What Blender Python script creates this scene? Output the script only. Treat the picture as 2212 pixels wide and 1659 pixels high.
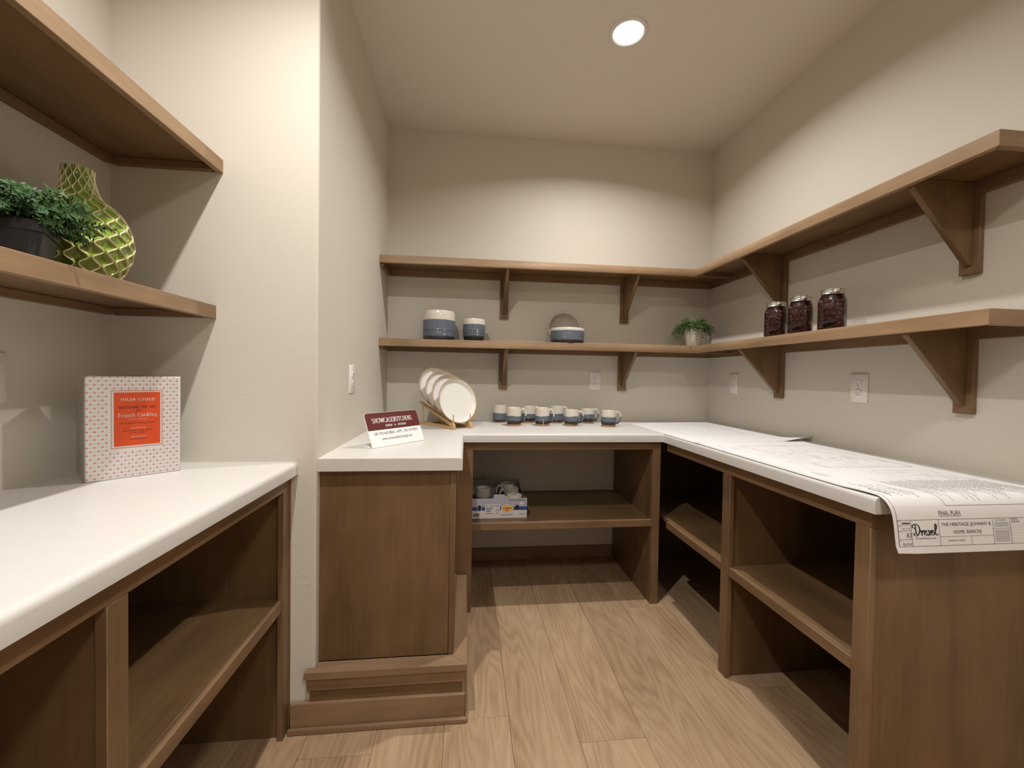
import bpy, bmesh, math, random
from mathutils import Vector, Matrix, Euler
random.seed(7)
S = bpy.context.scene
COL = S.collection
for o in list(bpy.data.objects): bpy.data.objects.remove(o)

# ------------------------------------------------------------------ camera, light, exposure
cd = bpy.data.cameras.new('camera'); cam = bpy.data.objects.new('camera', cd); COL.objects.link(cam)
cd.sensor_width = 36.0; cd.sensor_fit = 'HORIZONTAL'; cd.lens = 36.0*894.6/2212.0; cd.clip_start = 0.02
def cam_rot(yaw, pitch, roll):
    cy, sy, cp, sp, cr, sr = math.cos(yaw), math.sin(yaw), math.cos(pitch), math.sin(pitch), math.cos(roll), math.sin(roll)
    Rz = Matrix(((cy,-sy,0),(sy,cy,0),(0,0,1))); Rx = Matrix(((1,0,0),(0,cp,-sp),(0,sp,cp))); Ry = Matrix(((cr,0,sr),(0,1,0),(-sr,0,cr)))
    M = Rz @ Rx @ Ry
    r, f, u = M.col[0], M.col[1], M.col[2]
    return Matrix((( r.x, u.x,-f.x),( r.y, u.y,-f.y),( r.z, u.z,-f.z)))
cam.matrix_world = Matrix.Translation((-1.6512,-2.6783,1.2058)) @ cam_rot(-.1105,-.0201,-.0165).to_4x4()
S.camera = cam
wd = bpy.data.worlds.new('world'); S.world = wd; wd.use_nodes = True
wd.node_tree.nodes['Background'].inputs[0].default_value = (.8,.75,.7,1); wd.node_tree.nodes['Background'].inputs[1].default_value = .05
S.view_settings.view_transform = 'Standard'; S.view_settings.look = 'None'; S.view_settings.gamma = 1; S.view_settings.use_curve_mapping = False
S.view_settings.exposure = 0.14
LAMP_COLOR = (1.0,.98,.95)
LAMPS = [((-.955,-.868),17.5,150,.05), ((-2.02,-1.93),19.5,148,.05), ((-1.05,-3.25),18.0,160,.30)]   # position, watts, beam angle, size
ZC = 2.745

# ------------------------------------------------------------------ materials
def newmat(name):
    m = bpy.data.materials.new(name); m.use_nodes = True
    return m, m.node_tree.nodes, m.node_tree.links, m.node_tree.nodes['Principled BSDF']
def plain(name, col, rough=.5, metal=0, spec=.5, bump=0, bscale=200, var=0, coat=0):
    m, N, L, P = newmat(name)
    P.inputs['Base Color'].default_value = (*col,1); P.inputs['Roughness'].default_value = rough
    P.inputs['Metallic'].default_value = metal; P.inputs['Specular IOR Level'].default_value = spec
    P.inputs['Coat Weight'].default_value = coat; P.inputs['Coat Roughness'].default_value = .08
    tc = N.new('ShaderNodeTexCoord'); nz = N.new('ShaderNodeTexNoise'); nz.inputs['Scale'].default_value = bscale; nz.inputs['Detail'].default_value = 3
    L.new(tc.outputs['Object'], nz.inputs['Vector'])
    if bump:
        b = N.new('ShaderNodeBump'); b.inputs['Strength'].default_value = bump; b.inputs['Distance'].default_value = .002
        L.new(nz.outputs['Fac'], b.inputs['Height']); L.new(b.outputs[0], P.inputs['Normal'])
    if var:
        r = N.new('ShaderNodeValToRGB'); r.color_ramp.elements[0].position = .3; r.color_ramp.elements[1].position = .7
        r.color_ramp.elements[0].color = (*[c*(1-var) for c in col],1); r.color_ramp.elements[1].color = (*[min(1,c*(1+var)) for c in col],1)
        L.new(nz.outputs['Fac'], r.inputs[0]); L.new(r.outputs[0], P.inputs['Base Color'])
    return m
def wood(name, col, axis, rough=.4, contrast=.28, fine=1.0):
    m, N, L, P = newmat(name)
    tc = N.new('ShaderNodeTexCoord'); oi = N.new('ShaderNodeObjectInfo')
    off = N.new('ShaderNodeVectorMath'); off.operation = 'SCALE'; off.inputs[0].default_value = (7.3,5.1,3.7); L.new(oi.outputs['Random'], off.inputs['Scale'])
    add = N.new('ShaderNodeVectorMath'); L.new(tc.outputs['Object'], add.inputs[0]); L.new(off.outputs[0], add.inputs[1])
    def mp(al, ac):
        mm = N.new('ShaderNodeMapping'); s = [ac,ac,ac]; s[axis] = al; mm.inputs['Scale'].default_value = s; L.new(add.outputs[0], mm.inputs[0]); return mm
    n1 = N.new('ShaderNodeTexNoise'); n1.inputs['Scale'].default_value = 1; n1.inputs['Detail'].default_value = 5; n1.inputs['Distortion'].default_value = .6; L.new(mp(1.6,11).outputs[0], n1.inputs[0])
    n2 = N.new('ShaderNodeTexNoise'); n2.inputs['Scale'].default_value = 1; n2.inputs['Detail'].default_value = 4; L.new(mp(6,130).outputs[0], n2.inputs[0])
    n3 = N.new('ShaderNodeTexNoise'); n3.inputs['Scale'].default_value = 1; n3.inputs['Detail'].default_value = 2; L.new(mp(4,6).outputs[0], n3.inputs[0])
    a = N.new('ShaderNodeMath'); a.operation = 'MULTIPLY_ADD'; a.inputs[1].default_value = .45; L.new(n1.outputs[0], a.inputs[0])
    b = N.new('ShaderNodeMath'); b.operation = 'MULTIPLY'; b.inputs[1].default_value = .2*fine; L.new(n2.outputs[0], b.inputs[0]); L.new(b.outputs[0], a.inputs[2])
    c = N.new('ShaderNodeMath'); c.operation = 'MULTIPLY_ADD'; c.inputs[1].default_value = .4; L.new(n3.outputs[0], c.inputs[0]); L.new(a.outputs[0], c.inputs[2])
    r = N.new('ShaderNodeValToRGB'); e = r.color_ramp.elements
    e[0].position = .36; e[1].position = .68
    e[0].color = (*[x*(1-contrast) for x in col],1); e[1].color = (*[x*(1+contrast) for x in col],1)
    L.new(c.outputs[0], r.inputs[0])
    hv = N.new('ShaderNodeHueSaturation'); rv = N.new('ShaderNodeMath'); rv.operation = 'MULTIPLY_ADD'; rv.inputs[1].default_value = .16; rv.inputs[2].default_value = .92
    L.new(oi.outputs['Random'], rv.inputs[0]); L.new(rv.outputs[0], hv.inputs['Value']); L.new(r.outputs[0], hv.inputs['Color']); L.new(hv.outputs[0], P.inputs['Base Color'])
    P.inputs['Roughness'].default_value = rough; P.inputs['Specular IOR Level'].default_value = .4
    bp = N.new('ShaderNodeBump'); bp.inputs['Strength'].default_value = .06; bp.inputs['Distance'].default_value = .001; L.new(n2.outputs[0], bp.inputs['Height']); L.new(bp.outputs[0], P.inputs['Normal'])
    return m
def paint(name, col, strength=.25, trowel=0, low=False):
    m, N, L, P = newmat(name)
    P.inputs['Base Color'].default_value = (*col,1); P.inputs['Roughness'].default_value = .6; P.inputs['Specular IOR Level'].default_value = .3
    tc = N.new('ShaderNodeTexCoord')
    n = N.new('ShaderNodeTexNoise'); n.inputs['Scale'].default_value = 90; n.inputs['Detail'].default_value = 3; L.new(tc.outputs['Object'], n.inputs[0])
    # knock-down trowel ridges, sparse
    w = N.new('ShaderNodeTexNoise'); w.inputs['Scale'].default_value = 14; w.inputs['Detail'].default_value = 5; w.inputs['Distortion'].default_value = 1.5; L.new(tc.outputs['Object'], w.inputs[0])
    rr = N.new('ShaderNodeValToRGB'); rr.color_ramp.elements[0].position = .60; rr.color_ramp.elements[1].position = .64; L.new(w.outputs[0], rr.inputs[0])
    ad = N.new('ShaderNodeMath'); ad.operation = 'MULTIPLY_ADD'; ad.inputs[1].default_value = trowel; L.new(rr.outputs[0], ad.inputs[0]); L.new(n.outputs[0], ad.inputs[2])
    if low:      # the plaster was worked more roughly near the floor
        sp = N.new('ShaderNodeSeparateXYZ'); L.new(tc.outputs['Object'], sp.inputs[0])
        mr = N.new('ShaderNodeMapRange'); mr.inputs['From Min'].default_value = .75; mr.inputs['From Max'].default_value = 1.5; mr.inputs['To Min'].default_value = trowel; mr.inputs['To Max'].default_value = trowel*.12
        L.new(sp.outputs['Z'], mr.inputs['Value']); L.new(mr.outputs[0], ad.inputs[1])
    b = N.new('ShaderNodeBump'); b.inputs['Strength'].default_value = strength; b.inputs['Distance'].default_value = .0015; L.new(ad.outputs[0], b.inputs['Height']); L.new(b.outputs[0], P.inputs['Normal'])
    return m
def plank_mat():
    m, N, L, P = newmat('oak_plank')
    tc = N.new('ShaderNodeTexCoord'); oi = N.new('ShaderNodeObjectInfo')
    off = N.new('ShaderNodeVectorMath'); off.operation = 'SCALE'; off.inputs[0].default_value = (11.3,17.1,0); L.new(oi.outputs['Random'], off.inputs['Scale'])
    add = N.new('ShaderNodeVectorMath'); L.new(tc.outputs['Object'], add.inputs[0]); L.new(off.outputs[0], add.inputs[1])
    mp = N.new('ShaderNodeMapping'); mp.inputs['Scale'].default_value = (5.0,.75,1); L.new(add.outputs[0], mp.inputs[0])
    base = N.new('ShaderNodeTexNoise'); base.inputs['Scale'].default_value = 1.0; base.inputs['Detail'].default_value = 2.0; base.inputs['Roughness'].default_value = .45; L.new(mp.outputs[0], base.inputs[0])
    # contour lines of a stretched noise read as cathedral grain
    ml = N.new('ShaderNodeMath'); ml.operation = 'MULTIPLY'; ml.inputs[1].default_value = 22; L.new(base.outputs[0], ml.inputs[0])
    fr = N.new('ShaderNodeMath'); fr.operation = 'PINGPONG'; fr.inputs[1].default_value = .5; L.new(ml.outputs[0], fr.inputs[0])
    mp2 = N.new('ShaderNodeMapping'); mp2.inputs['Scale'].default_value = (190,7,1); L.new(add.outputs[0], mp2.inputs[0])
    pore = N.new('ShaderNodeTexNoise'); pore.inputs['Scale'].default_value = 1; pore.inputs['Detail'].default_value = 3; L.new(mp2.outputs[0], pore.inputs[0])
    mp3 = N.new('ShaderNodeMapping'); mp3.inputs['Scale'].default_value = (6,1.6,1); L.new(add.outputs[0], mp3.inputs[0])
    big = N.new('ShaderNodeTexNoise'); big.inputs['Scale'].default_value = 1; big.inputs['Detail'].default_value = 3; L.new(mp3.outputs[0], big.inputs[0])
    a = N.new('ShaderNodeMath'); a.operation = 'MULTIPLY_ADD'; a.inputs[1].default_value = .26; L.new(fr.outputs[0], a.inputs[0])
    b = N.new('ShaderNodeMath'); b.operation = 'MULTIPLY'; b.inputs[1].default_value = .36; L.new(pore.outputs[0], b.inputs[0]); L.new(b.outputs[0], a.inputs[2])
    c = N.new('ShaderNodeMath'); c.operation = 'MULTIPLY_ADD'; c.inputs[1].default_value = .5; L.new(big.outputs[0], c.inputs[0]); L.new(a.outputs[0], c.inputs[2])
    r = N.new('ShaderNodeValToRGB'); e = r.color_ramp.elements; e[0].position = .30; e[1].position = .74
    e[0].color = (.29,.178,.097,1); e[1].color = (.53,.375,.235,1)
    x = e.new(.50); x.color = (.43,.285,.168,1)
    L.new(c.outputs[0], r.inputs[0])
    hv = N.new('ShaderNodeHueSaturation'); rv = N.new('ShaderNodeMath'); rv.operation = 'MULTIPLY_ADD'; rv.inputs[1].default_value = .14; rv.inputs[2].default_value = .93
    L.new(oi.outputs['Random'], rv.inputs[0]); L.new(rv.outputs[0], hv.inputs['Value']); L.new(r.outputs[0], hv.inputs['Color']); L.new(hv.outputs[0], P.inputs['Base Color'])
    P.inputs['Roughness'].default_value = .42; P.inputs['Specular IOR Level'].default_value = .4
    bp = N.new('ShaderNodeBump'); bp.inputs['Strength'].default_value = .12; bp.inputs['Distance'].default_value = .001; L.new(c.outputs[0], bp.inputs['Height']); L.new(bp.outputs[0], P.inputs['Normal'])
    return m
def glaze(name, stops, rough=.18, wav=.006, speck=True):
    """pottery: colour bands by height in the pot's own space, wavy band edges, iron specks in the pale glaze. stops = [(z, colour)]"""
    m, N, L, P = newmat(name)
    tc = N.new('ShaderNodeTexCoord'); sp = N.new('ShaderNodeSeparateXYZ'); L.new(tc.outputs['Object'], sp.inputs[0])
    n = N.new('ShaderNodeTexNoise'); n.inputs['Scale'].default_value = 28; n.inputs['Detail'].default_value = 2
    oi = N.new('ShaderNodeObjectInfo'); off = N.new('ShaderNodeVectorMath'); off.operation = 'SCALE'; off.inputs[0].default_value = (3,5,0); L.new(oi.outputs['Random'], off.inputs['Scale'])
    ad0 = N.new('ShaderNodeVectorMath'); L.new(tc.outputs['Object'], ad0.inputs[0]); L.new(off.outputs[0], ad0.inputs[1]); L.new(ad0.outputs[0], n.inputs[0])
    w = N.new('ShaderNodeMath'); w.operation = 'MULTIPLY_ADD'; w.inputs[1].default_value = wav*2; L.new(n.outputs[0], w.inputs[0]); L.new(sp.outputs['Z'], w.inputs[2])
    top = stops[-1][0]*1.5+.05
    d = N.new('ShaderNodeMath'); d.operation = 'DIVIDE'; d.inputs[1].default_value = top; L.new(w.outputs[0], d.inputs[0])
    r = N.new('ShaderNodeValToRGB'); e = r.color_ramp.elements
    e[0].position = 0; e[0].color = (*stops[0][1],1); e[1].position = 1; e[1].color = (*stops[-1][1],1)
    for (z, c), (z0, c0) in zip(stops[1:], stops[:-1]):
        p = (z+wav)/top
        k = e.new(max(0,p-.004)); k.color = (*c0,1); k = e.new(p+.004); k.color = (*c,1)
    L.new(d.outputs[0], r.inputs[0])
    src = r.outputs[0]
    if speck:
        v = N.new('ShaderNodeTexNoise'); v.inputs['Scale'].default_value = 420; v.inputs['Detail'].default_value = 1; L.new(ad0.outputs[0], v.inputs[0])
        vr = N.new('ShaderNodeValToRGB'); vr.color_ramp.elements[0].position = .66; vr.color_ramp.elements[0].color = (1,1,1,1); vr.color_ramp.elements[1].position = .74; vr.color_ramp.elements[1].color = (.5,.44,.37,1); L.new(v.outputs[0], vr.inputs[0])
        mx = N.new('ShaderNodeMix'); mx.data_type = 'RGBA'; mx.blend_type = 'MULTIPLY'; mx.inputs[0].default_value = .8; L.new(src, mx.inputs[6]); L.new(vr.outputs[0], mx.inputs[7]); src = mx.outputs[2]
    L.new(src, P.inputs['Base Color'])
    P.inputs['Roughness'].default_value = rough
    return m
def filmy(name, tint, gloss=.5, rough=.03):
    """clear thin wall: transparent with a fresnel sheen"""
    m = bpy.data.materials.new(name); m.use_nodes = True; N = m.node_tree.nodes; L = m.node_tree.links
    N.remove(N['Principled BSDF']); out = N['Material Output']
    t = N.new('ShaderNodeBsdfTransparent'); t.inputs[0].default_value = (*tint,1)
    g = N.new('ShaderNodeBsdfGlossy'); g.inputs['Roughness'].default_value = rough; g.inputs[0].default_value = (1,1,1,1)
    f = N.new('ShaderNodeFresnel'); f.inputs[0].default_value = 1.45
    k = N.new('ShaderNodeMath'); k.operation = 'MULTIPLY'; k.inputs[1].default_value = gloss; L.new(f.outputs[0], k.inputs[0])
    mx = N.new('ShaderNodeMixShader'); L.new(k.outputs[0], mx.inputs[0]); L.new(t.outputs[0], mx.inputs[1]); L.new(g.outputs[0], mx.inputs[2]); L.new(mx.outputs[0], out.inputs[0])
    return m

WALLC = (.65,.60,.52)
M = {}
M['wall'] = paint('wall_paint', WALLC, .10, .25)
M['stubwall'] = paint('wall_paint_trowelled', WALLC, .14, 3.2, True)
M['ceil'] = paint('ceiling_paint', (.73,.675,.60), .10, .4)
M['plank'] = plank_mat()
M['slab'] = plain('subfloor', (.24,.16,.10), .8)
SHELF = (.30,.190,.104); FRAME = (.20,.118,.060); PANEL = (.176,.103,.048); TRIM = (.265,.165,.092)
for a, k in enumerate('xyz'):
    M['shelf_'+k] = wood('shelf_wood_'+k, SHELF, a, .42)
    M['frame_'+k] = wood('frame_wood_'+k, FRAME, a, .4)
    M['panel_'+k] = wood('panel_wood_'+k, PANEL, a, .38, .30)
    M['trim_'+k] = wood('trim_wood_'+k, TRIM, a, .42)
M['counter'] = plain('counter_laminate', (.66,.63,.59), .42, var=.015, bscale=60)
M['white'] = plain('white_plastic', (.80,.76,.71), .35, bump=.02)
M['slot'] = plain('dark_slot', (.02,.017,.015), .6)
M['chrome'] = plain('brushed_steel', (.72,.70,.67), .25, 1, bump=.03)
M['lens'] = None
M['bamboo'] = plain('bamboo', (.56,.36,.17), .45, var=.12, bscale=30, bump=.05)
M['paper'] = plain('paper', (.82,.80,.79), .7, bump=.03, bscale=60)
M['ink'] = plain('black_ink', (.03,.03,.035), .7)
M['inkg'] = plain('grey_ink', (.42,.41,.42), .7)
M['inkl'] = plain('pale_ink', (.60,.57,.57), .7)
M['acryl'] = plain('white_acrylic', (.86,.85,.83), .25, coat=.3)
M['burg'] = plain('burgundy_print', (.115,.022,.024), .3)
M['inkw'] = plain('white_ink', (.85,.80,.76), .5)
M['inks'] = plain('sign_ink', (.16,.14,.14), .5)
M['cover'] = plain('book_cover', (.88,.86,.84), .35)
M['orange'] = plain('orange_print', (.85,.10,.012), .4)
M['redp'] = plain('rose_print', (.72,.20,.15), .45)
M['greyp'] = plain('grey_dot_print', (.45,.45,.42), .45)
M['maroon'] = plain('maroon_print', (.18,.015,.01), .45)
M['pages'] = plain('book_edge', (.66,.63,.58), .6)
M['wrap'] = filmy('shrink_wrap', (.995,.995,.99), .7, .06)
M['glass'] = filmy('jar_glass', (.90,.80,.78), 1.0, .02)
M['cherry'] = plain('cherry_skin', (.17,.055,.040), .3, var=.55, bscale=50)
M['syrup'] = plain('dark_syrup', (.022,.006,.006), .3)
M['black'] = plain('black_planter', (.018,.019,.022), .5, bump=.03)
M['soil'] = plain('soil', (.03,.022,.015), .9, bump=.3, bscale=80)
M['leafd'] = plain('dark_leaf', (.040,.105,.026), .5, spec=.3, var=.7, bscale=45)
M['leafl'] = plain('light_leaf', (.075,.135,.035), .5, spec=.3, var=.6, bscale=60)
M['stem'] = plain('stem', (.10,.09,.03), .6)
M['whitepot'] = plain('white_pot', (.78,.74,.66), .3, var=.06, bscale=40)
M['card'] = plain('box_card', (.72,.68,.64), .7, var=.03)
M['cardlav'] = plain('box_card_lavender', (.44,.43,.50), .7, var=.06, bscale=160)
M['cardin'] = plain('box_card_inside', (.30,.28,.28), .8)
M['blueband'] = plain('blue_print', (.030,.065,.30), .6)
M['yellow'] = plain('yellow_print', (.86,.48,.09), .6)
M['navy'] = plain('navy_ink', (.03,.035,.11), .6)
CREAM = (.66,.60,.52); BLUE = (.118,.14,.175); BROWN = (.028,.016,.012); TAN = (.46,.26,.13)
M['mug'] = glaze('mug_glaze', [(0,TAN),(.010,BROWN),(.030,BLUE),(.059,CREAM)])
M['mug2'] = glaze('mug_glaze_low', [(0,TAN),(.007,BROWN),(.020,BLUE),(.060,CREAM)])
M['crock'] = glaze('crock_glaze', [(0,(.03,.028,.03)),(.024,BLUE),(.121,CREAM)], .16, .002)
M['crock2'] = glaze('small_crock_glaze', [(0,(.025,.024,.026)),(.030,BLUE),(.103,CREAM)], .16, .002)
M['dish'] = glaze('dish_glaze', [(0,(.03,.022,.02)),(.020,BLUE),(.076,CREAM)], .16, .002)
M['bowl'] = glaze('bowl_glaze', [(0,(.50,.44,.37)),(.044,(.74,.69,.62))], .10, .001)
M['platew'] = glaze('plate_glaze', [(0,(.80,.77,.73)),(.1,(.80,.77,.73))], .16, .001)
M['platerim'] = plain('plate_rim_clay', (.44,.29,.16), .5)

# ------------------------------------------------------------------ geometry helpers
def bx(bm, x0,x1,y0,y1,z0,z1, bev=0, seg=1):
    if x0>x1: x0,x1=x1,x0
    if y0>y1: y0,y1=y1,y0
    if z0>z1: z0,z1=z1,z0
    r = bmesh.ops.create_cube(bm, size=1, matrix=Matrix.Translation(((x0+x1)/2,(y0+y1)/2,(z0+z1)/2)) @ Matrix.Diagonal((x1-x0,y1-y0,z1-z0,1)))
    if bev:
        es = list({e for v in r['verts'] for e in v.link_edges})
        bmesh.ops.bevel(bm, geom=es, offset=bev, segments=seg, profile=.5, affect='EDGES')
    return bm
def box(x0,x1,y0,y1,z0,z1,bev=.0012,seg=1): return bx(bmesh.new(), x0,x1,y0,y1,z0,z1,bev,seg)
def prism(bm, pts, fn, a0, a1, bev=0):
    """pts: 2-D outline; fn(p, a) -> 3-D point"""
    A = [bm.verts.new(fn(p,a0)) for p in pts]; B = [bm.verts.new(fn(p,a1)) for p in pts]
    n = len(pts); fs = [bm.faces.new(A), bm.faces.new(list(reversed(B)))]
    for i in range(n): fs.append(bm.faces.new((A[i],B[i],B[(i+1)%n],A[(i+1)%n])))
    bmesh.ops.recalc_face_normals(bm, faces=fs)
    if bev:
        es = list({e for f in fs for e in f.edges}); bmesh.ops.bevel(bm, geom=es, offset=bev, segments=1, affect='EDGES')
    return bm
def lathe(bm, prof, seg=48, mat=None, shape=None, cap=True):
    rings = []
    for r, z in prof:
        if r < 1e-6: rings.append([bm.verts.new((0,0,z))])
        else:
            rg = []
            for i in range(seg):
                t = 2*math.pi*i/seg; k = shape(t,z) if shape else 1
                rg.append(bm.verts.new((r*k*math.cos(t), r*k*math.sin(t), z)))
            rings.append(rg)
    fs = []
    for A, B in zip(rings[:-1], rings[1:]):
        for i in range(seg):
            j = (i+1)%seg
            if len(A)==1 and len(B)==1: continue
            if len(A)==1: fs.append(bm.faces.new((A[0],B[i],B[j])))
            elif len(B)==1: fs.append(bm.faces.new((A[i],A[j],B[0])))
            else: fs.append(bm.faces.new((A[i],A[j],B[j],B[i])))
    bmesh.ops.recalc_face_normals(bm, faces=fs)
    if mat: bmesh.ops.transform(bm, matrix=mat, verts=[v for r in rings for v in r])
    return bm
def tube(bm, pts, rad, seg=8, flat=1.0, closed=False, upv=None):
    pts = [Vector(p) for p in pts]; n = len(pts); rings = []
    ref = Vector(upv) if upv else Vector((.31,.22,.93))
    for i, p in enumerate(pts):
        t = (pts[min(i+1,n-1)]-pts[max(i-1,0)]).normalized()
        a = t.cross(ref)
        if a.length < 1e-4: a = t.cross(Vector((1,0,0)))
        a.normalize(); b = a.cross(t).normalized()
        r = rad[i] if isinstance(rad,(list,tuple)) else rad
        rings.append([bm.verts.new(p + a*r*math.cos(2*math.pi*k/seg) + b*r*flat*math.sin(2*math.pi*k/seg)) for k in range(seg)])
    fs = []
    for A, B in zip(rings[:-1], rings[1:]):
        for k in range(seg): fs.append(bm.faces.new((A[k],A[(k+1)%seg],B[(k+1)%seg],B[k])))
    fs.append(bm.faces.new(rings[0])); fs.append(bm.faces.new(list(reversed(rings[-1]))))
    bmesh.ops.recalc_face_normals(bm, faces=fs)
    return bm
def spline(pts, n=8):
    P = [Vector(p) for p in pts]; out = []
    for i in range(len(P)-1):
        p0 = P[max(i-1,0)]; p1 = P[i]; p2 = P[i+1]; p3 = P[min(i+2,len(P)-1)]
        for k in range(n):
            t = k/n
            out.append(.5*((2*p1)+(p2-p0)*t+(2*p0-5*p1+4*p2-p3)*t*t+(3*p1-p0-3*p2+p3)*t**3))
    out.append(P[-1]); return out
def finish(bm, name, mats, smooth=40):
    me = bpy.data.meshes.new(name); bm.to_mesh(me); bm.free()
    for m in (mats if isinstance(mats,(list,tuple)) else [mats]): me.materials.append(m)
    if smooth:
        me.polygons.foreach_set('use_smooth', [True]*len(me.polygons)); me.set_sharp_from_angle(angle=math.radians(smooth))
    return me
def obj(name, bm, mat, parent=None, world=False, smooth=40, loc=None, rot=None):
    if parent is not None and world:
        b = Vector(parent.location); q = parent.parent
        while q is not None: b = b + Vector(q.location); q = q.parent
        bmesh.ops.translate(bm, verts=bm.verts, vec=-b)
    me = bm if isinstance(bm, bpy.types.Mesh) else finish(bm, name, mat, smooth)
    o = bpy.data.objects.new(name, me); COL.objects.link(o)
    if parent is not None: o.parent = parent
    if loc is not None: o.location = loc
    if rot is not None: o.rotation_euler = rot
    return o
def tag(o, label=None, cat=None, group=None, kind=None):
    if label: o['label'] = label
    if cat: o['category'] = cat
    if group: o['group'] = group
    if kind: o['kind'] = kind
    return o
def thing(name, label, cat, loc=(0,0,0), rz=0, group=None):
    o = bpy.data.objects.new(name, None); COL.objects.link(o); o.empty_display_size = .05
    o.location = loc; o.rotation_euler = (0,0,rz)
    return tag(o, label, cat, group)
def struct(name, bm, mat, label, cat='wall', parent=None, smooth=40):
    o = obj(name, bm, mat, parent, world=parent is not None, smooth=smooth)
    if parent is None: tag(o, label, cat, None, 'structure')
    return o
def copy_tree(o, parent=None):
    c = o.copy(); COL.objects.link(c)
    if parent is not None: c.parent = parent
    for ch in list(o.children): copy_tree(ch, c)
    return c

# ---- flat print: 2-D pieces gathered, then mapped to 3-D
DG = bpy.context.evaluated_depsgraph_get
TEXT_CACHE = {}
class Print:
    def __init__(self): self.v = []; self.f = []
    def poly(self, pts):
        n = len(self.v); self.v += [tuple(p) for p in pts]; self.f.append(tuple(range(n, n+len(pts))))
    def rect(self, x0,y0,x1,y1): self.poly([(x0,y0),(x1,y0),(x1,y1),(x0,y1)])
    def line(self, p, q, w, n=1):
        dx, dy = q[0]-p[0], q[1]-p[1]; l = math.hypot(dx,dy) or 1; nx, ny = -dy/l*w/2, dx/l*w/2
        for i in range(n):
            a = (p[0]+dx*i/n, p[1]+dy*i/n); b = (p[0]+dx*(i+1)/n, p[1]+dy*(i+1)/n)
            self.poly([(a[0]-nx,a[1]-ny),(b[0]-nx,b[1]-ny),(b[0]+nx,b[1]+ny),(a[0]+nx,a[1]+ny)])
    def frame(self, x0,y0,x1,y1,w,n=1):
        self.line((x0,y0),(x1,y0),w,n); self.line((x0,y1),(x1,y1),w,n); self.line((x0,y0),(x0,y1),w,n); self.line((x1,y0),(x1,y1),w,n)
    def ellipse(self, cx,cy,rx,ry,n=28): self.poly([(cx+rx*math.cos(2*math.pi*i/n), cy+ry*math.sin(2*math.pi*i/n)) for i in range(n)])
    def raw(self, V, F):
        n = len(self.v); self.v += V; self.f += [tuple(i+n for i in f) for f in F]
    def fit(self, V, F, x0,y0,x1,y1):
        xs = [p[0] for p in V]; ys = [p[1] for p in V]; a, b, c, d = min(xs),max(xs),min(ys),max(ys)
        self.raw([(x0+(p[0]-a)/((b-a) or 1)*(x1-x0), y0+(p[1]-c)/((d-c) or 1)*(y1-y0)) for p in V], F)
    def text(self, s, x0,y0,x1,y1, shear=0, bold=0):
        key = (s,shear,bold)
        if key not in TEXT_CACHE:
            cu = bpy.data.curves.new('t','FONT'); cu.body = s; cu.shear = shear; cu.offset = bold; cu.resolution_u = 2
            ob = bpy.data.objects.new('t',cu); COL.objects.link(ob)
            me = bpy.data.meshes.new_from_object(ob.evaluated_get(DG()))
            TEXT_CACHE[key] = ([(v.co.x,v.co.y) for v in me.vertices], [tuple(p.vertices) for p in me.polygons])
            bpy.data.objects.remove(ob); bpy.data.curves.remove(cu); bpy.data.meshes.remove(me)
        self.fit(*TEXT_CACHE[key], x0,y0,x1,y1)
    def serif(self, s, x0,y0,x1,y1, weight=.13): self.fit(*pen_text(s,weight), x0,y0,x1,y1)
    def build(self, name, mat, parent, fn):
        me = bpy.data.meshes.new(name); me.from_pydata([fn(*p) for p in self.v], [], self.f); me.materials.append(mat)
        o = bpy.data.objects.new(name, me); COL.objects.link(o); o.parent = parent; return o
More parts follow.
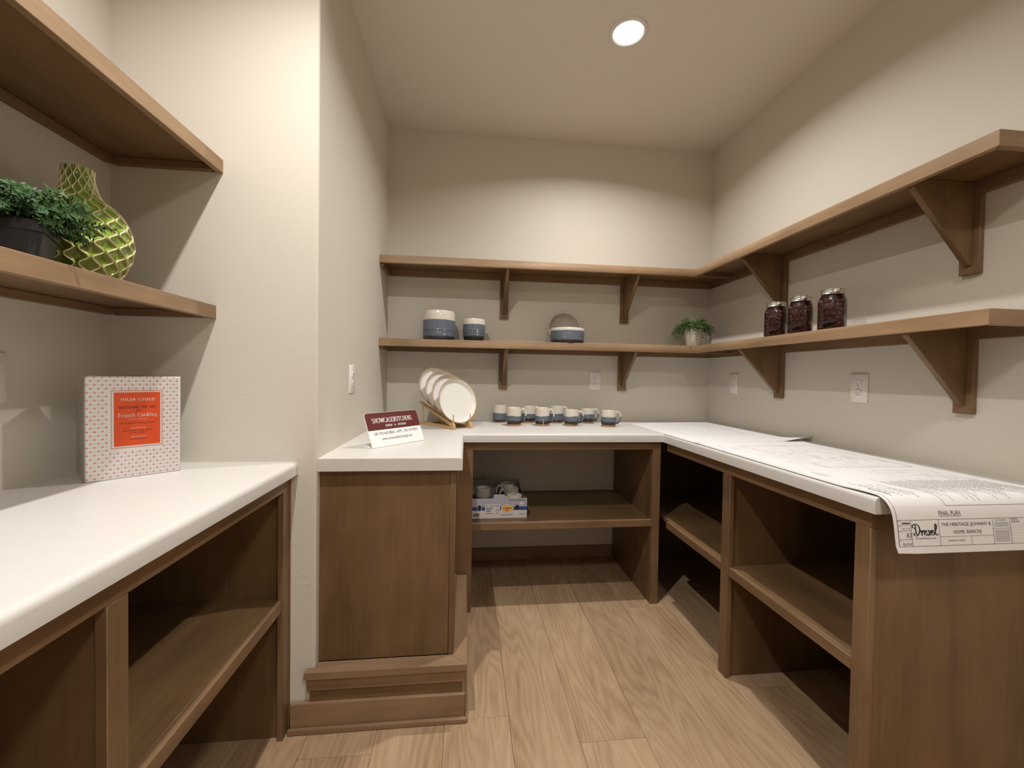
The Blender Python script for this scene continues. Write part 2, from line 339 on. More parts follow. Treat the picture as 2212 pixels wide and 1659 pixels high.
# roman letters drawn with a pen: thick stems, thin hairlines, slab ticks at the stroke ends
def arc(cx,cy,rx,ry,a0,a1,n=12): return [(cx+rx*math.cos(math.radians(a0+(a1-a0)*i/n)), cy+ry*math.sin(math.radians(a0+(a1-a0)*i/n))) for i in range(n+1)]
GL = {
 'A':(.78,[[(.06,0),(.39,1)],[(.39,1),(.72,0)],[(.2,.33),(.58,.33)]],[(.06,0),(.72,0)]),
 'C':(.76,[arc(.42,.5,.36,.5,45,315)],[]),
 'D':(.8,[[(.15,0),(.15,1)],[(.15,1),(.36,1)]+arc(.36,.5,.36,.5,90,-90)+[(.15,0)]],[(.15,0),(.15,1)]),
 'E':(.66,[[(.15,0),(.15,1)],[(.15,1),(.58,1)],[(.15,.52),(.48,.52)],[(.15,0),(.6,0)]],[(.15,0),(.15,1)]),
 'F':(.62,[[(.15,0),(.15,1)],[(.15,1),(.56,1)],[(.15,.52),(.46,.52)]],[(.15,0),(.15,1)]),
 'G':(.8,[arc(.42,.5,.36,.5,45,330),[(.72,.42),(.72,.1)],[(.5,.42),(.76,.42)]],[]),
 'H':(.84,[[(.15,0),(.15,1)],[(.69,0),(.69,1)],[(.15,.52),(.69,.52)]],[(.15,0),(.15,1),(.69,0),(.69,1)]),
 'I':(.34,[[(.17,0),(.17,1)]],[(.17,0),(.17,1)]),
 'J':(.46,[[(.3,1),(.3,.2)]+arc(.16,.2,.14,.2,0,-120,6)],[(.3,1)]),
 'K':(.8,[[(.15,0),(.15,1)],[(.66,1),(.16,.42)],[(.32,.6),(.7,0)]],[(.15,0),(.15,1),(.7,0),(.66,1)]),
 'L':(.62,[[(.15,0),(.15,1)],[(.15,0),(.58,0)],[(.58,0),(.58,.16)]],[(.15,0),(.15,1)]),
 'M':(.98,[[(.14,0),(.14,1)],[(.14,1),(.49,.1)],[(.49,.1),(.84,1)],[(.84,1),(.84,0)]],[(.14,0),(.84,0),(.84,1)]),
 'N':(.84,[[(.14,0),(.14,1)],[(.14,1),(.7,0)],[(.7,0),(.7,1)]],[(.14,0),(.7,1)]),
 'O':(.86,[arc(.43,.5,.37,.5,0,360,20)],[]),
 'R':(.74,[[(.15,0),(.15,1)],[(.15,1),(.36,1)]+arc(.36,.76,.24,.24,90,-90,8)+[(.15,.52)],[(.36,.52),(.68,0)]],[(.15,0),(.15,1),(.68,0)]),
 'S':(.6,[arc(.3,.75,.22,.25,30,250,10)+arc(.3,.25,.23,.26,80,-150,10)],[]),
 'T':(.7,[[(.35,0),(.35,1)],[(.06,1),(.64,1)],[(.06,1),(.06,.86)],[(.64,1),(.64,.86)]],[(.35,0)]),
 'U':(.8,[[(.15,1),(.15,.3)]+arc(.4,.3,.25,.3,180,360,10)+[(.65,1)]],[(.15,1),(.65,1)]),
 'W':(1.1,[[(.06,1),(.32,0)],[(.32,0),(.55,.95)],[(.55,.95),(.8,0)],[(.8,0),(1.04,1)]],[(.06,1),(1.04,1)]),
 'r':(.46,[[(.13,0),(.13,.66)],arc(.3,.46,.17,.2,180,50,7)],[(.13,0),(.13,.66)]),
 'e':(.56,[[(.1,.37),(.48,.37)]+arc(.29,.34,.2,.34,5,320,14)],[]),
 'n':(.64,[[(.13,0),(.13,.66)],[(.13,.45)]+arc(.31,.45,.17,.21,160,0,7)+[(.5,0)]],[(.13,0),(.13,.66),(.5,0)]),
 'c':(.54,[arc(.29,.33,.2,.33,45,315,12)],[]),
 'h':(.64,[[(.13,0),(.13,1)],[(.13,.45)]+arc(.31,.45,.17,.21,160,0,7)+[(.5,0)]],[(.13,0),(.13,1),(.5,0)]),
 'o':(.6,[arc(.3,.33,.22,.33,0,360,16)],[]),
 'k':(.62,[[(.13,0),(.13,1)],[(.5,.66),(.14,.26)],[(.26,.4),(.54,0)]],[(.13,0),(.13,1),(.54,0)]),
 'i':(.32,[[(.16,0),(.16,.66)],[(.16,.86),(.16,.96)]],[(.16,0),(.16,.66)]),
 'g':(.58,[arc(.28,.42,.17,.22,0,360,14),arc(.28,-.1,.2,.16,90,-250,14)],[]),
 '|':(.26,[[(.13,-.12),(.13,1.1)]],[]), '-':(.5,[[(.18,.5),(.32,.5)]],[]), ' ':(.36,[],[]),
}
def pen_text(s, wt):
    V = []; F = []; x = 0
    def seg(a,b,w):
        dx,dy = b[0]-a[0],b[1]-a[1]; l = math.hypot(dx,dy) or 1e-6; ux,uy = dx/l,dy/l; nx,ny = -uy*w/2,ux*w/2; e = w*.25
        n = len(V); V.extend([(a[0]-nx-ux*e,a[1]-ny-uy*e),(b[0]-nx+ux*e,b[1]-ny+uy*e),(b[0]+nx+ux*e,b[1]+ny+uy*e),(a[0]+nx-ux*e,a[1]+ny-uy*e)]); F.append((n,n+1,n+2,n+3))
    for ch in s:
        w, strokes, ser = GL[ch]
        for st in strokes:
            for a, b in zip(st[:-1], st[1:]):
                dx, dy = b[0]-a[0], b[1]-a[1]; ang = math.atan2(dy,dx)
                k = abs(math.sin(ang+.35)) if abs(dx) > 1e-6 else 1
                seg((a[0]+x,a[1]),(b[0]+x,b[1]), wt*(.45+.75*k))
        for p in ser: seg((p[0]+x-.12,p[1]),(p[0]+x+.12,p[1]), wt*.5)
        x += w+.08
    return V, F

# ------------------------------------------------------------------ the room
W, L, W2 = 2.146, 1.230, 2.772
YB = -4.1
fl = struct('floor', box(-W2-.12, .12, YB-.12, .12, -.06, -.008, 0), M['slab'], 'floor of pale oak planks running away from the view', 'floor')
PW = .2245
joints = {-5:[-.9,-2.4],-4:[-1.7,-.3],-3:[-.8,-2.2],-2:[-1.35,-2.85],-1:[-.48,-2.02],0:[-1.244,-2.77],1:[-.22,-1.78],2:[-1.372,-2.9],3:[-.30,-1.86],4:[-.62,-2.1],5:[-1.2,-2.7],6:[-.4,-1.9],7:[-1.0,-2.5]}
for k in range(-5,8):
    x0 = -1.709+PW*k; x1 = x0+PW
    x0 = max(x0,-W2); x1 = min(x1,0)
    if x1-x0 < .01: continue
    ys = [0]+sorted([j for j in joints[k] if j<-.05], reverse=True)+[YB]
    for a, b in zip(ys[:-1], ys[1:]):
        g = .0004
        bm = box(x0+g-(x0+x1)/2, x1-g-(x0+x1)/2, b+g-(a+b)/2, a-g-(a+b)/2, -.008, 0, .0008)
        o = obj('plank', bm, M['plank'], fl, loc=((x0+x1)/2,(a+b)/2,0))
struct('ceiling', box(-W2-.12,.12,YB-.12,.12,ZC,ZC+.1,0), M['ceil'], 'plain greige ceiling over the pantry', 'ceiling')
struct('wall_back', box(-W2-.12,.12,0,.12,0,ZC,0), M['wall'], 'cream back wall behind the two long shelves', 'wall')
struct('wall_right', box(0,.12,YB-.12,0,0,ZC,0), M['wall'], 'cream right wall behind the jars of cherries', 'wall')
struct('wall_left', box(-W2-.12,-W2,YB-.12,0,0,ZC,0), M['wall'], 'cream far left wall behind the green vase', 'wall')
struct('wall_front', box(-W2-.12,.12,YB-.12,YB,0,ZC,0), M['wall'], 'cream wall behind the viewer, out of the picture', 'wall')
bm = bmesh.new()   # L-shaped partition with a bull-nosed corner
R_ = .009; pts = [(-W2,-L)]+[(-W-R_+R_*math.sin(t*math.pi/12), -L+R_-R_*math.cos(t*math.pi/12)) for t in range(7)]+[(-W,0),(-W-.115,0),(-W-.115,-L+.115),(-W2,-L+.115)]
prism(bm, pts, lambda p,a: (p[0],p[1],a), 0, ZC)
struct('wall_middle', bm, M['stubwall'], 'cream partition wall with rounded corner between left alcove and back counter', 'wall')
bm = box(-1.611,-.661,-.014,0,0,.083,.003)
struct('baseboard_back', bm, M['trim_x'], 'brown baseboard at the back of the middle open cabinet', 'baseboard')

# stepped wooden base under the left end panel
lg = thing('trim_1', 'stepped brown wooden ledge and moldings at the foot of the end panel', 'trim', (-1.9,-1.24,0)); lg['kind'] = 'structure'
def mitre_run(xa, xb, d0, d1, yback, z0, z1, dside0, dside1, bevel=.0012):
    """front strip from xa to the outside corner, then a return going back; depth measured outward from y=-1.23 / x=-1.66"""
    y0, y1 = -1.23-d0, -1.23-d1; s0, s1 = -1.66+dside0, -1.66+dside1
    f = bmesh.new(); prism(f, [(xa,y0),(s0,y0),(s1,y1),(xa,y1)], lambda p,a:(p[0],p[1],a), z0, z1, bevel)
    r = bmesh.new(); prism(r, [(s0,y0),(s1,y1),(s1,yback),(s0,yback)], lambda p,a:(p[0],p[1],a), z0, z1, bevel)
    return f, r
f, r = mitre_run(-2.174,0, -.028,.028, -.612, .181,.206, -.032,.026)
# notch for the wall: the strip left of the wall corner only stands proud of the wall face
f.free(); f = bmesh.new(); prism(f, [(-2.174,-1.231),(-2.1455,-1.231),(-2.1455,-1.202),(-1.692,-1.202),(-1.634,-1.258),(-2.174,-1.258)], lambda p,a:(p[0],p[1],a), .181,.206,.0015)
obj('ledge_cap', f, M['trim_x'], lg, True); obj('ledge_cap', r, M['trim_y'], lg, True)
f, r = mitre_run(-2.166,0, .001,.018, -.612, .138,.181, .004,.019); obj('fascia', f, M['trim_x'], lg, True); obj('fascia', r, M['trim_y'], lg, True)
f, r = mitre_run(-2.159,0, .001,.010, -.612, .09,.138, .002,.011); obj('recessed_panel', f, M['panel_x'], lg, True); obj('recessed_panel', r, M['panel_y'], lg, True)
bb = thing('baseboard_middle', 'brown baseboard with shoe molding along the foot of the partition wall', 'baseboard', (-1.92,-1.25,0)); bb['kind'] = 'structure'
f, r = mitre_run(-2.221,0, .001,.020, -.612, 0,.096, .003,.021,.003); obj('base_board', f, M['trim_x'], bb, True); obj('base_board', r, M['trim_y'], bb, True)
f, r = mitre_run(-2.224,0, .0202,.033, -.612, 0,.019, .0212,.030,.003); obj('shoe_molding', f, M['trim_x'], bb, True); obj('shoe_molding', r, M['trim_y'], bb, True)

# ------------------------------------------------------------------ countertops
TC = .043; H1 = .914; H2 = .907
def slab(pts, z1, rounded, rad):
    bm = bmesh.new(); prism(bm, pts, lambda p,a:(p[0],p[1],a), z1-TC, z1)
    es = []
    for e in bm.edges:
        a, b = e.verts
        for (p,q) in rounded:
            def on(v): return min((v.co.xy-Vector(p)).length,(v.co.xy-Vector(q)).length) < 1e-4
            if abs(a.co.z-z1)<1e-5 and abs(b.co.z-z1)<1e-5 and on(a) and on(b) and (a.co.xy-b.co.xy).length>.05: es.append(e)
    bmesh.ops.bevel(bm, geom=es, offset=rad, segments=5, profile=.5, affect='EDGES', clamp_overlap=False)
    return bm
ct = thing('countertop', 'off-white U-shaped laminate countertop below the back wall shelves', 'countertop', (-1.1,-.4,H1-TC))
A = (-W+.487,-.616); B = (-.622,-.616)
obj('counter_section', slab([(-W,-1.223),(A[0],-1.223),A,(-W,-.129)], H1, [((A[0],-1.223),A)], .012), M['counter'], ct, True)
obj('counter_section', slab([A,B,(0,0),(-W,0),(-W,-.129)], H1, [(A,B)], .012), M['counter'], ct, True)
obj('counter_section', slab([B,(-.622,-1.749),(0,-1.749),(0,0)], H1, [(B,(-.622,-1.749))], .012), M['counter'], ct, True)
bm = slab([(-W2,-L),(-W2,-3.3),(-2.205,-3.3),(-2.205,-L)], H2, [((-2.205,-3.3),(-2.205,-L))], .016)
ca = obj('countertop', bm, M['counter']); tag(ca, 'off-white laminate countertop with rounded front edge in the left alcove', 'countertop')

# ------------------------------------------------------------------ cabinets
def P(t, name, mk, *b, bev=.0012): return obj(name, box(*b, bev), M[mk], t, True)
# middle open cabinet on the back wall
t = thing('open_cabinet', 'open brown base cabinet under the back counter holding the cardboard box', 'cabinet', (-1.14,-.3,0))
F = -.591
P(t,'top_rail','frame_x', -1.70,-.619, F,F+.019, .828,.8705); P(t,'stile','frame_z', -1.70,-1.611, F,F+.019, 0,.828); P(t,'stile','frame_z', -.660,-.619, F,F+.019, 0,.828)
P(t,'side_panel','panel_z', -1.632,-1.612, F+.019,-.015, 0,.8705); P(t,'side_panel','panel_z', -.661,-.643, F+.019,-.015, 0,.8705)
sh = P(t,'shelf','panel_x', -1.6115,-.6615, F+.021,-.002, .433,.452); P(t,'shelf_edge','frame_x', -1.6105,-.6605, F+.002,F+.021, .417,.452)
# right run, two open bays
t = thing('open_cabinet', 'long open brown base cabinet with two bays under the right counter and plans', 'cabinet', (-.3,-1.1,0))
X = -.597
P(t,'top_rail','frame_y', X,X+.019, -1.717,-.612, .823,.8705); P(t,'stile','frame_z', X,X+.019, -1.139,-1.091, 0,.823); P(t,'stile','frame_z', X,X+.019, -1.717,-1.673, 0,.823)
P(t,'divider','panel_z', X+.019,-.02, -1.128,-1.110, 0,.8705); P(t,'end_panel','panel_z', X+.019,-.003, -1.712,-1.694, 0,.8705)
P(t,'back_panel','panel_y', -.02,-.004, -1.694,-.02, .0,.8705)
P(t,'side_panel','panel_z', -.6425,-.02, -.0195,-.003, 0,.8705); P(t,'shelf','panel_y', X+.021,-.02, -1.110,-.02, .433,.452); P(t,'shelf_edge','frame_y', X+.002,X+.021, -1.0915,-.617, .417,.452)  # far-end side panel added to cover the lit wall and darken the corner
P(t,'shelf','panel_y', X+.021,-.02, -1.694,-1.128, .433,.452); P(t,'shelf_edge','frame_y', X+.002,X+.021, -1.672,-1.1395, .417,.452)
# left leg with the wide end panel
t = thing('end_cabinet', 'brown cabinet with plain wide end panel below the tilted sign', 'cabinet', (-1.9,-.9,.206))
P(t,'end_panel','panel_z', -2.1445,-1.7025, -1.201,-1.183, .2065,.8705); P(t,'stile','frame_z', -1.702,-1.682, -1.203,-1.150, .2065,.8705); P(t,'stile','frame_z', -1.702,-1.682, -.68,-.613, .2065,.8705)
P(t,'top_rail','frame_y', -1.702,-1.682, -1.150,-.68, .825,.8705); P(t,'bottom_rail','frame_y', -1.702,-1.682, -1.150,-.68, .2065,.245)
P(t,'bottom_panel','panel_y', -2.14,-1.703, -1.183,-.62, .2065,.224); P(t,'shelf','panel_y', -2.14,-1.703, -1.183,-.62, .50,.52); P(t,'back_panel','panel_z', -2.14,-2.125, -1.183,-.62, .2241,.8705)
P(t,'end_panel','panel_z', -2.14,-1.703, -.62,-.604, .2065,.8705)
# left alcove run
t = thing('open_cabinet', 'open brown base cabinet with shelf under the left alcove counter', 'cabinet', (-2.5,-2.0,0))
X = -2.230; TZ = H2-TC-.0005
P(t,'top_rail','frame_y', X-.019,X, -3.25,-1.236, .817,TZ); P(t,'stile','frame_z', X-.019,X, -1.278,-1.236, 0,.817); P(t,'scribe_molding','frame_z', X-.02,X+.004, -1.2355,-1.2305, 0,TZ)
P(t,'stile','frame_z', X-.019,X, -1.940,-1.896, 0,.817); P(t,'stile','frame_z', X-.019,X, -2.65,-2.606, 0,.817); P(t,'stile','frame_z', X-.019,X, -3.25,-3.206, 0,.817)
P(t,'side_panel','panel_z', -2.755,X-.019, -1.262,-1.244, 0,TZ)
for y in (-1.93,-2.64,-3.24): P(t,'divider','panel_z', -2.755,X-.019, y,y+.018, 0,TZ)
P(t,'back_panel','panel_y', -2.771,-2.755, -3.25,-1.244, 0,TZ)
for a, b, c, d in ((-1.912,-1.262,-1.895,-1.279),(-2.622,-1.93,-2.605,-1.941),(-3.222,-2.64,-3.205,-2.651)):
    P(t,'shelf','panel_y', -2.755,X-.023, a,b, .447,.466); P(t,'shelf_edge','frame_y', X-.023,X-.003, c,d, .430,.466)

# ------------------------------------------------------------------ wall shelves
def L_shelf(zt, yend, label):
    t = thing('corner_shelf', label, 'shelf', (-.6,-.13,zt-.044)); d = .2634; dx = .2654; zb = zt-.044; zu = zt-.019
    obj('back_board', prism(bmesh.new(), [(-W+.0005,-.0005),(-W+.0005,-d+.019),(-dx+.019,-d+.019),(-.0005,-.0005)], lambda p,a:(p[0],p[1],a), zu, zt, .0006), M['panel_x'], t, True)  # both boards take darker panel wood: underside shade put into the colour
    obj('side_board', prism(bmesh.new(), [(-.0005,-.0005),(-dx+.019,-d+.019),(-dx+.019,yend+.019),(-.0005,yend+.019)], lambda p,a:(p[0],p[1],a), zu, zt, .0006), M['panel_y'], t, True)
    obj('front_edge', prism(bmesh.new(), [(-W+.0005,-d),(-dx,-d),(-dx+.019,-d+.019),(-W+.0005,-d+.019)], lambda p,a:(p[0],p[1],a), zb, zt, .0015), M['shelf_x'], t, True)
    obj('front_edge', prism(bmesh.new(), [(-dx,-d),(-dx,yend),(-dx+.019,yend+.019),(-dx+.019,-d+.019)], lambda p,a:(p[0],p[1],a), zb, zt, .0015), M['shelf_y'], t, True)
    obj('end_edge', prism(bmesh.new(), [(-dx,yend),(-.0005,yend),(-.0005,yend+.019),(-dx+.019,yend+.019)], lambda p,a:(p[0],p[1],a), zb, zt, .0015), M['shelf_x'], t, True)
    P(t,'cleat','frame_x', -W+.001,-.0205, -.0195,-.0005, zt-.060,zu); P(t,'cleat','frame_y', -W+.001,-W+.0195, -d+.02,-.0196, zt-.060,zu)
    P(t,'cleat','frame_y', -.0195,-.0005, yend+.02,-.0005, zt-.060,zu); P(t,'batten','frame_x', -dx+.02,-.0196, -d-.010,-d+.018, zb,zu)
    return t
ZU, ZL = 1.877, 1.4074
L_shelf(ZU, -1.723, 'upper of the two brown L-shaped corner shelves, empty on top')
L_shelf(ZL, -1.7156, 'lower brown L-shaped corner shelf carrying the crocks and cherry jars')
def A_shelf(zt, d, label):
    t = thing('alcove_shelf', label, 'shelf', (-2.6,-2.0,zt-.043)); xf = -W2+d; zb = zt-.043
    P(t,'board','panel_y', -W2+.0005,xf-.0195, -3.2,-L-.0005, zt-.019,zt); P(t,'front_edge','shelf_y', xf-.019,xf, -3.2,-L-.0005, zb,zt, bev=.0015)  # board darker than its front edge, underside shade in the colour
    P(t,'cleat','frame_y', -W2+.0005,-W2+.019, -3.2,-L-.0195, zb+.001,zt-.0195); P(t,'cleat','frame_x', -W2+.0195,xf-.024, -L-.0195,-L-.0005, zb+.001,zt-.0195)
A_shelf(1.8867, .3314, 'upper brown shelf in the left alcove above the green vase')
A_shelf(1.4173, .3112, 'lower brown shelf in the left alcove under the green vase')
def bracket(label, zt, zbot, c, wall):
    """triangular bracket; c = position along the wall, wall = 'back' or 'right'"""
    loc = (c,-.01,zbot) if wall=='back' else (-.01,c,zbot)
    t = thing('shelf_bracket', label, 'bracket', loc, group='brown triangular shelf brackets')
    fx = (lambda a,d,z: (c+a,-d,z)) if wall=='back' else (lambda a,d,z: (-d,c+a,z))
    zc = zt-.0605
    bm = bmesh.new(); prism(bm, [(-.027,zbot),(.027,zbot),(.027,zc),(-.027,zc)], lambda p,a: fx(p[0],a,p[1]), .0005,.019,.0012); obj('back_plate', bm, M['frame_z'], t, True)
    zu = zt-.0195
    bm = bmesh.new(); prism(bm, [(.0197,zu),(.240,zu),(.240,zt-.05),(.030,zbot+.028),(.0197,zbot+.028)], lambda p,a: fx(a,p[0],p[1]), -.0095,.0095,.0012); obj('gusset', bm, M['panel_z'], t, True)
bracket('left bracket under the upper shelf on the back wall', ZU, 1.571, -1.415, 'back')
bracket('right bracket under the upper shelf on the back wall', ZU, 1.566, -.612, 'back')
bracket('left bracket under the lower shelf on the back wall', ZL, 1.120, -1.416, 'back')
bracket('right bracket under the lower shelf on the back wall', ZL, 1.117, -.618, 'back')
bracket('upper shelf bracket on the right wall, behind the smallest-looking jar', ZU, 1.567, -.668, 'right')
bracket('large near bracket under the upper shelf on the right wall', ZU, 1.562, -1.484, 'right')
bracket('lower shelf bracket on the right wall between the two outlets', ZL, 1.110, -.662, 'right')
bracket('large near bracket under the lower shelf on the right wall', ZL, 1.104, -1.481, 'right')

# ------------------------------------------------------------------ recessed lights
m, N, Lk, Pn = newmat('lamp_lens'); Pn.inputs['Base Color'].default_value = (.9,.88,.85,1); Pn.inputs['Emission Color'].default_value = (1,.95,.88,1); Pn.inputs['Emission Strength'].default_value = 3.0
M['lens'] = m
lamp_labels = ['round white recessed ceiling light shining above the mugs', 'recessed ceiling light near the left alcove, out of the picture',
    'recessed ceiling light behind the viewer, out of the picture']
for ((x,y),pw,beam,dia), lab in zip(LAMPS, lamp_labels):
    t = thing('ceiling_light', lab, 'light', (x,y,ZC))
    t.scale = (max(1,dia/.085),)*2+(1,)
    obj('trim_ring', lathe(bmesh.new(), [(.066,-.0005),(.066,-.006),(.070,-.0095),(.078,-.008),(.082,-.004),(.083,-.0005)], 48), M['white'], t)
    obj('lens', lathe(bmesh.new(), [(0,-.0045),(.03,-.0045),(.0655,-.0035)], 48), M['lens'], t)
    ld = bpy.data.lights.new('ceiling_lamp','AREA'); ld.shape = 'DISK'; ld.size = dia/t.scale[0]; ld.energy = pw; ld.color = LAMP_COLOR; ld.spread = math.radians(beam)
    lo = bpy.data.objects.new('ceiling_lamp', ld); COL.objects.link(lo); lo.parent = t; lo.location = ((.035,.033,-.012) if dia < .1 and x > -1.5 else (0,0,-.012))   # first lamp's source shifted off-centre below the lens to steer its shadows

# ------------------------------------------------------------------ outlets
def outlet(label, loc, rz, parts=True):
    t = thing('wall_outlet', label, 'outlet', loc, rz, 'white duplex wall outlets')
    pw, ph = .0395, .0615                                    # local frame: x along wall, -y out of the wall
    bm = bmesh.new(); prism(bm, [(-pw,-ph),(pw,-ph),(pw,ph),(-pw,ph)], lambda p,a:(p[0]*(1-a*4),-a*1.0,p[1]*(1-a*3)), .0003,.006,.0012); obj('cover_plate', bm, M['white'], t)
    for s in (1,-1):
        pts = [(.0165*math.cos(q)*(1.0), .0145*math.sin(q)) for q in [2*math.pi*i/24 for i in range(24)]]
        pts = [(max(-.0152,min(.0152,x*1.12)), max(-.0128,min(.0128,z*1.05))) for x,z in pts]
        r = bmesh.new(); prism(r, pts, lambda p,a:(p[0],-a,p[1]), .0062,.0088); ro = obj('receptacle', r, M['white'], t, loc=(0,0,s*.0197))
        b = bmesh.new(); bx(b,-.0078,-.0058,-.0093,-.0086,-.002,.0065); bx(b,.0058,.0078,-.0093,-.0086,-.001,.0060)
        lathe(b,[(0,-.0093),(.0024,-.0093),(.0024,-.0086)],10,Matrix.Translation((0,0,-.0075)) @ Matrix.Rotation(math.radians(90),4,'X') @ Matrix.Scale(-1,4,(0,0,1)))
        obj('slots', b, M['slot'], ro)
    obj('screw', lathe(bmesh.new(),[(0,.0075),(.0022,.0074),(.0028,.0060)],12,Matrix.Rotation(math.radians(90),4,'X')), M['chrome'], t)
    return t
PI = math.pi
outlet('white outlet on the side of the partition wall, above the tilted sign', (-W,-.815,1.180), PI/2)
outlet('white outlet on the back wall hidden behind the rack of plates', (-1.878,0,1.180), 0)
outlet('white outlet on the back wall above the mugs', (-.800,0,1.178), 0)
outlet('white outlet at the far end of the right wall near the corner', (0,-.277,1.178), -PI/2)
outlet('large near white outlet on the right wall above the plans', (0,-1.103,1.177), -PI/2)
outlet('white outlet cut by the left picture edge in the alcove', (-W2,-1.575,1.181), PI/2)

# ------------------------------------------------------------------ left alcove: vase, planter, book
def vase():
    prof = [(.0,.070),(.0274,.0761),(.0406,.0832),(.06,.092),(.0799,.0993),(.100,.1030),(.1173,.1039),(.145,.0990),(.1746,.0896),(.19,.080),(.2027,.0685),(.212,.055),(.2215,.0438),(.235,.0365),(.2473,.0331),(.265,.0295),(.2804,.0282),(.2908,.0290)]
    def rad(h):
        for (a,ra),(b,rb) in zip(prof[:-1],prof[1:]):
            if a<=h<=b: return ra+(rb-ra)*(h-a)/(b-a)
        return prof[-1][1]
    k = 1.04; NT, NZ, NL, NW = 800, 380, 24, 8.4
    # smooth the profile
    hs = [i/NZ*.2908 for i in range(NZ+1)]; rs = [rad(h) for h in hs]
    for _ in range(60): rs = [rs[0]]+[(rs[i-1]+rs[i]*2+rs[i+1])/4 for i in range(1,NZ)]+[rs[-1]]
    bm = bmesh.new(); lay = bm.verts.layers.float_color.new('ridge'); rings = []
    for i, (h, r) in enumerate(zip(hs, rs)):
        ring = []
        ph = h/.2908*NW*2*PI
        tri = math.sin(ph); slope = .33*2*PI*r/NL*math.cos(ph)*NW*2*PI/.2908; cs = 1/math.sqrt(1+slope*slope)
        for j in range(NT):
            th = 2*PI*j/NT; d = 9
            kk = th/(2*PI)*NL
            for n in (math.floor(kk)-1, math.floor(kk), math.floor(kk)+1, math.floor(kk)+2):
                pos = n + .33*tri*(1 if n%2==0 else -1)
                d = min(d, abs(kk-pos))
            dist = d*2*PI*r/NL*cs                        # metres to the nearest wavy line
            lw = .0017+.0145*r
            m_ = max(0, 1-dist/lw); m_ = m_*m_*(3-2*m_)
            bowl = min(1, d/.5)
            rr = (r + .0024*m_ - .0050*bowl*min(1,r/.06))*k
            v = bm.verts.new((rr*math.cos(th), rr*math.sin(th), h*k)); g = min(1,max(0,(m_-.22)/.3)); v[lay] = (g,g,g,1); ring.append(v)
        rings.append(ring)
    for A_, B_ in zip(rings[:-1],rings[1:]):
        for j in range(NT): bm.faces.new((A_[j],A_[(j+1)%NT],B_[(j+1)%NT],B_[j]))
    bm.faces.new(list(reversed(rings[0])))
    # lip and inside
    inner = []
    for dz, dr in ((.0,.002),(-.002,.004),(-.06,.004)):
        inner.append([bm.verts.new(((rs[-1]-dr)*k*math.cos(2*PI*j/NT),(rs[-1]-dr)*k*math.sin(2*PI*j/NT),.2908*k+dz)) for j in range(NT)])
    seq = [rings[-1]]+inner
    for A_, B_ in zip(seq[:-1],seq[1:]):
        for j in range(NT): bm.faces.new((A_[j],A_[(j+1)%NT],B_[(j+1)%NT],B_[j]))
    bm.faces.new(inner[-1])
    return bm
m, N, Lk, Pn = newmat('green_vase_glaze'); at = N.new('ShaderNodeAttribute'); at.attribute_name = 'ridge'
mx = N.new('ShaderNodeMix'); mx.data_type = 'RGBA'; nz = N.new('ShaderNodeTexNoise'); nz.inputs['Scale'].default_value = 40; tc = N.new('ShaderNodeTexCoord'); Lk.new(tc.outputs['Object'], nz.inputs[0])
rp = N.new('ShaderNodeValToRGB'); rp.color_ramp.elements[0].color = (.12,.18,.017,1); rp.color_ramp.elements[1].color = (.235,.32,.045,1); rp.color_ramp.elements[0].position = .35; rp.color_ramp.elements[1].position = .65
Lk.new(nz.outputs[0], rp.inputs[0]); Lk.new(rp.outputs[0], mx.inputs[6]); mx.inputs[7].default_value = (.66,.55,.33,1); Lk.new(at.outputs['Fac'], mx.inputs[0]); Lk.new(mx.outputs[2], Pn.inputs['Base Color']); Pn.inputs['Roughness'].default_value = .1
Pn.inputs['Coat Weight'].default_value = .4
o = obj('vase', vase(), m, smooth=0); o.location = (-2.652,-1.484,1.4175)
for p_ in o.data.polygons: p_.use_smooth = True
tag(o, 'green gourd-shaped ceramic vase with wavy cream ridges on alcove shelf', 'vase')

def leaf(bm, base, direc, up, ln, wd, droop=.25):
    d = direc.normalized(); s = d.cross(up)
    if s.length < 1e-3: s = d.cross(Vector((1,0,0)))
    s.normalize(); n = s.cross(d).normalized()
    rows = []
    for t, w in ((0,.18),(.3,.9),(.62,.85),(1,.04)):
        c = base + d*ln*t - n*ln*droop*t*t
        rows.append((bm.verts.new(c-s*wd*w*.5+n*wd*.12*w), bm.verts.new(c-n*wd*.03), bm.verts.new(c+s*wd*w*.5+n*wd*.12*w)))
    for a, b in zip(rows[:-1], rows[1:]):
        bm.faces.new((a[0],a[1],b[1],b[0])); bm.faces.new((a[1],a[2],b[2],b[1]))
def sprig_mesh(name, length, nl, ll, lw, bend, mats, seed):
    rnd = random.Random(seed); bm = bmesh.new()
    pts = [Vector((bend*length*(t/8)**2, 0, length*(t/8)*(1-.15*(t/8)))) for t in range(9)]
    tube(bm, pts, [.0012*(1-.6*i/8)*(length/.1) for i in range(9)], 5)
    ns = len(bm.faces)
    for i in range(nl):
        t = .18+.82*i/(nl-1); k = min(7,int(t*8)); p = pts[k].lerp(pts[k+1], t*8-k) if k < 8 else pts[8]
        ax = (pts[k+1]-pts[k]).normalized(); az = i*2.4+rnd.uniform(-.3,.3)
        s1 = ax.cross(Vector((0,1,0))).normalized(); s2 = ax.cross(s1)
        d = ax*rnd.uniform(.35,.8)+s1*math.cos(az)+s2*math.sin(az)
        leaf(bm, p, d, ax, ll*rnd.uniform(.8,1.2)*(1-.35*max(0,t-.6)), lw*rnd.uniform(.85,1.15), rnd.uniform(.1,.4))
    for i, f in enumerate(bm.faces): f.material_index = 0 if i < ns else 1
    bm.faces.ensure_lookup_table()
    return finish(bm, name, mats, 60)
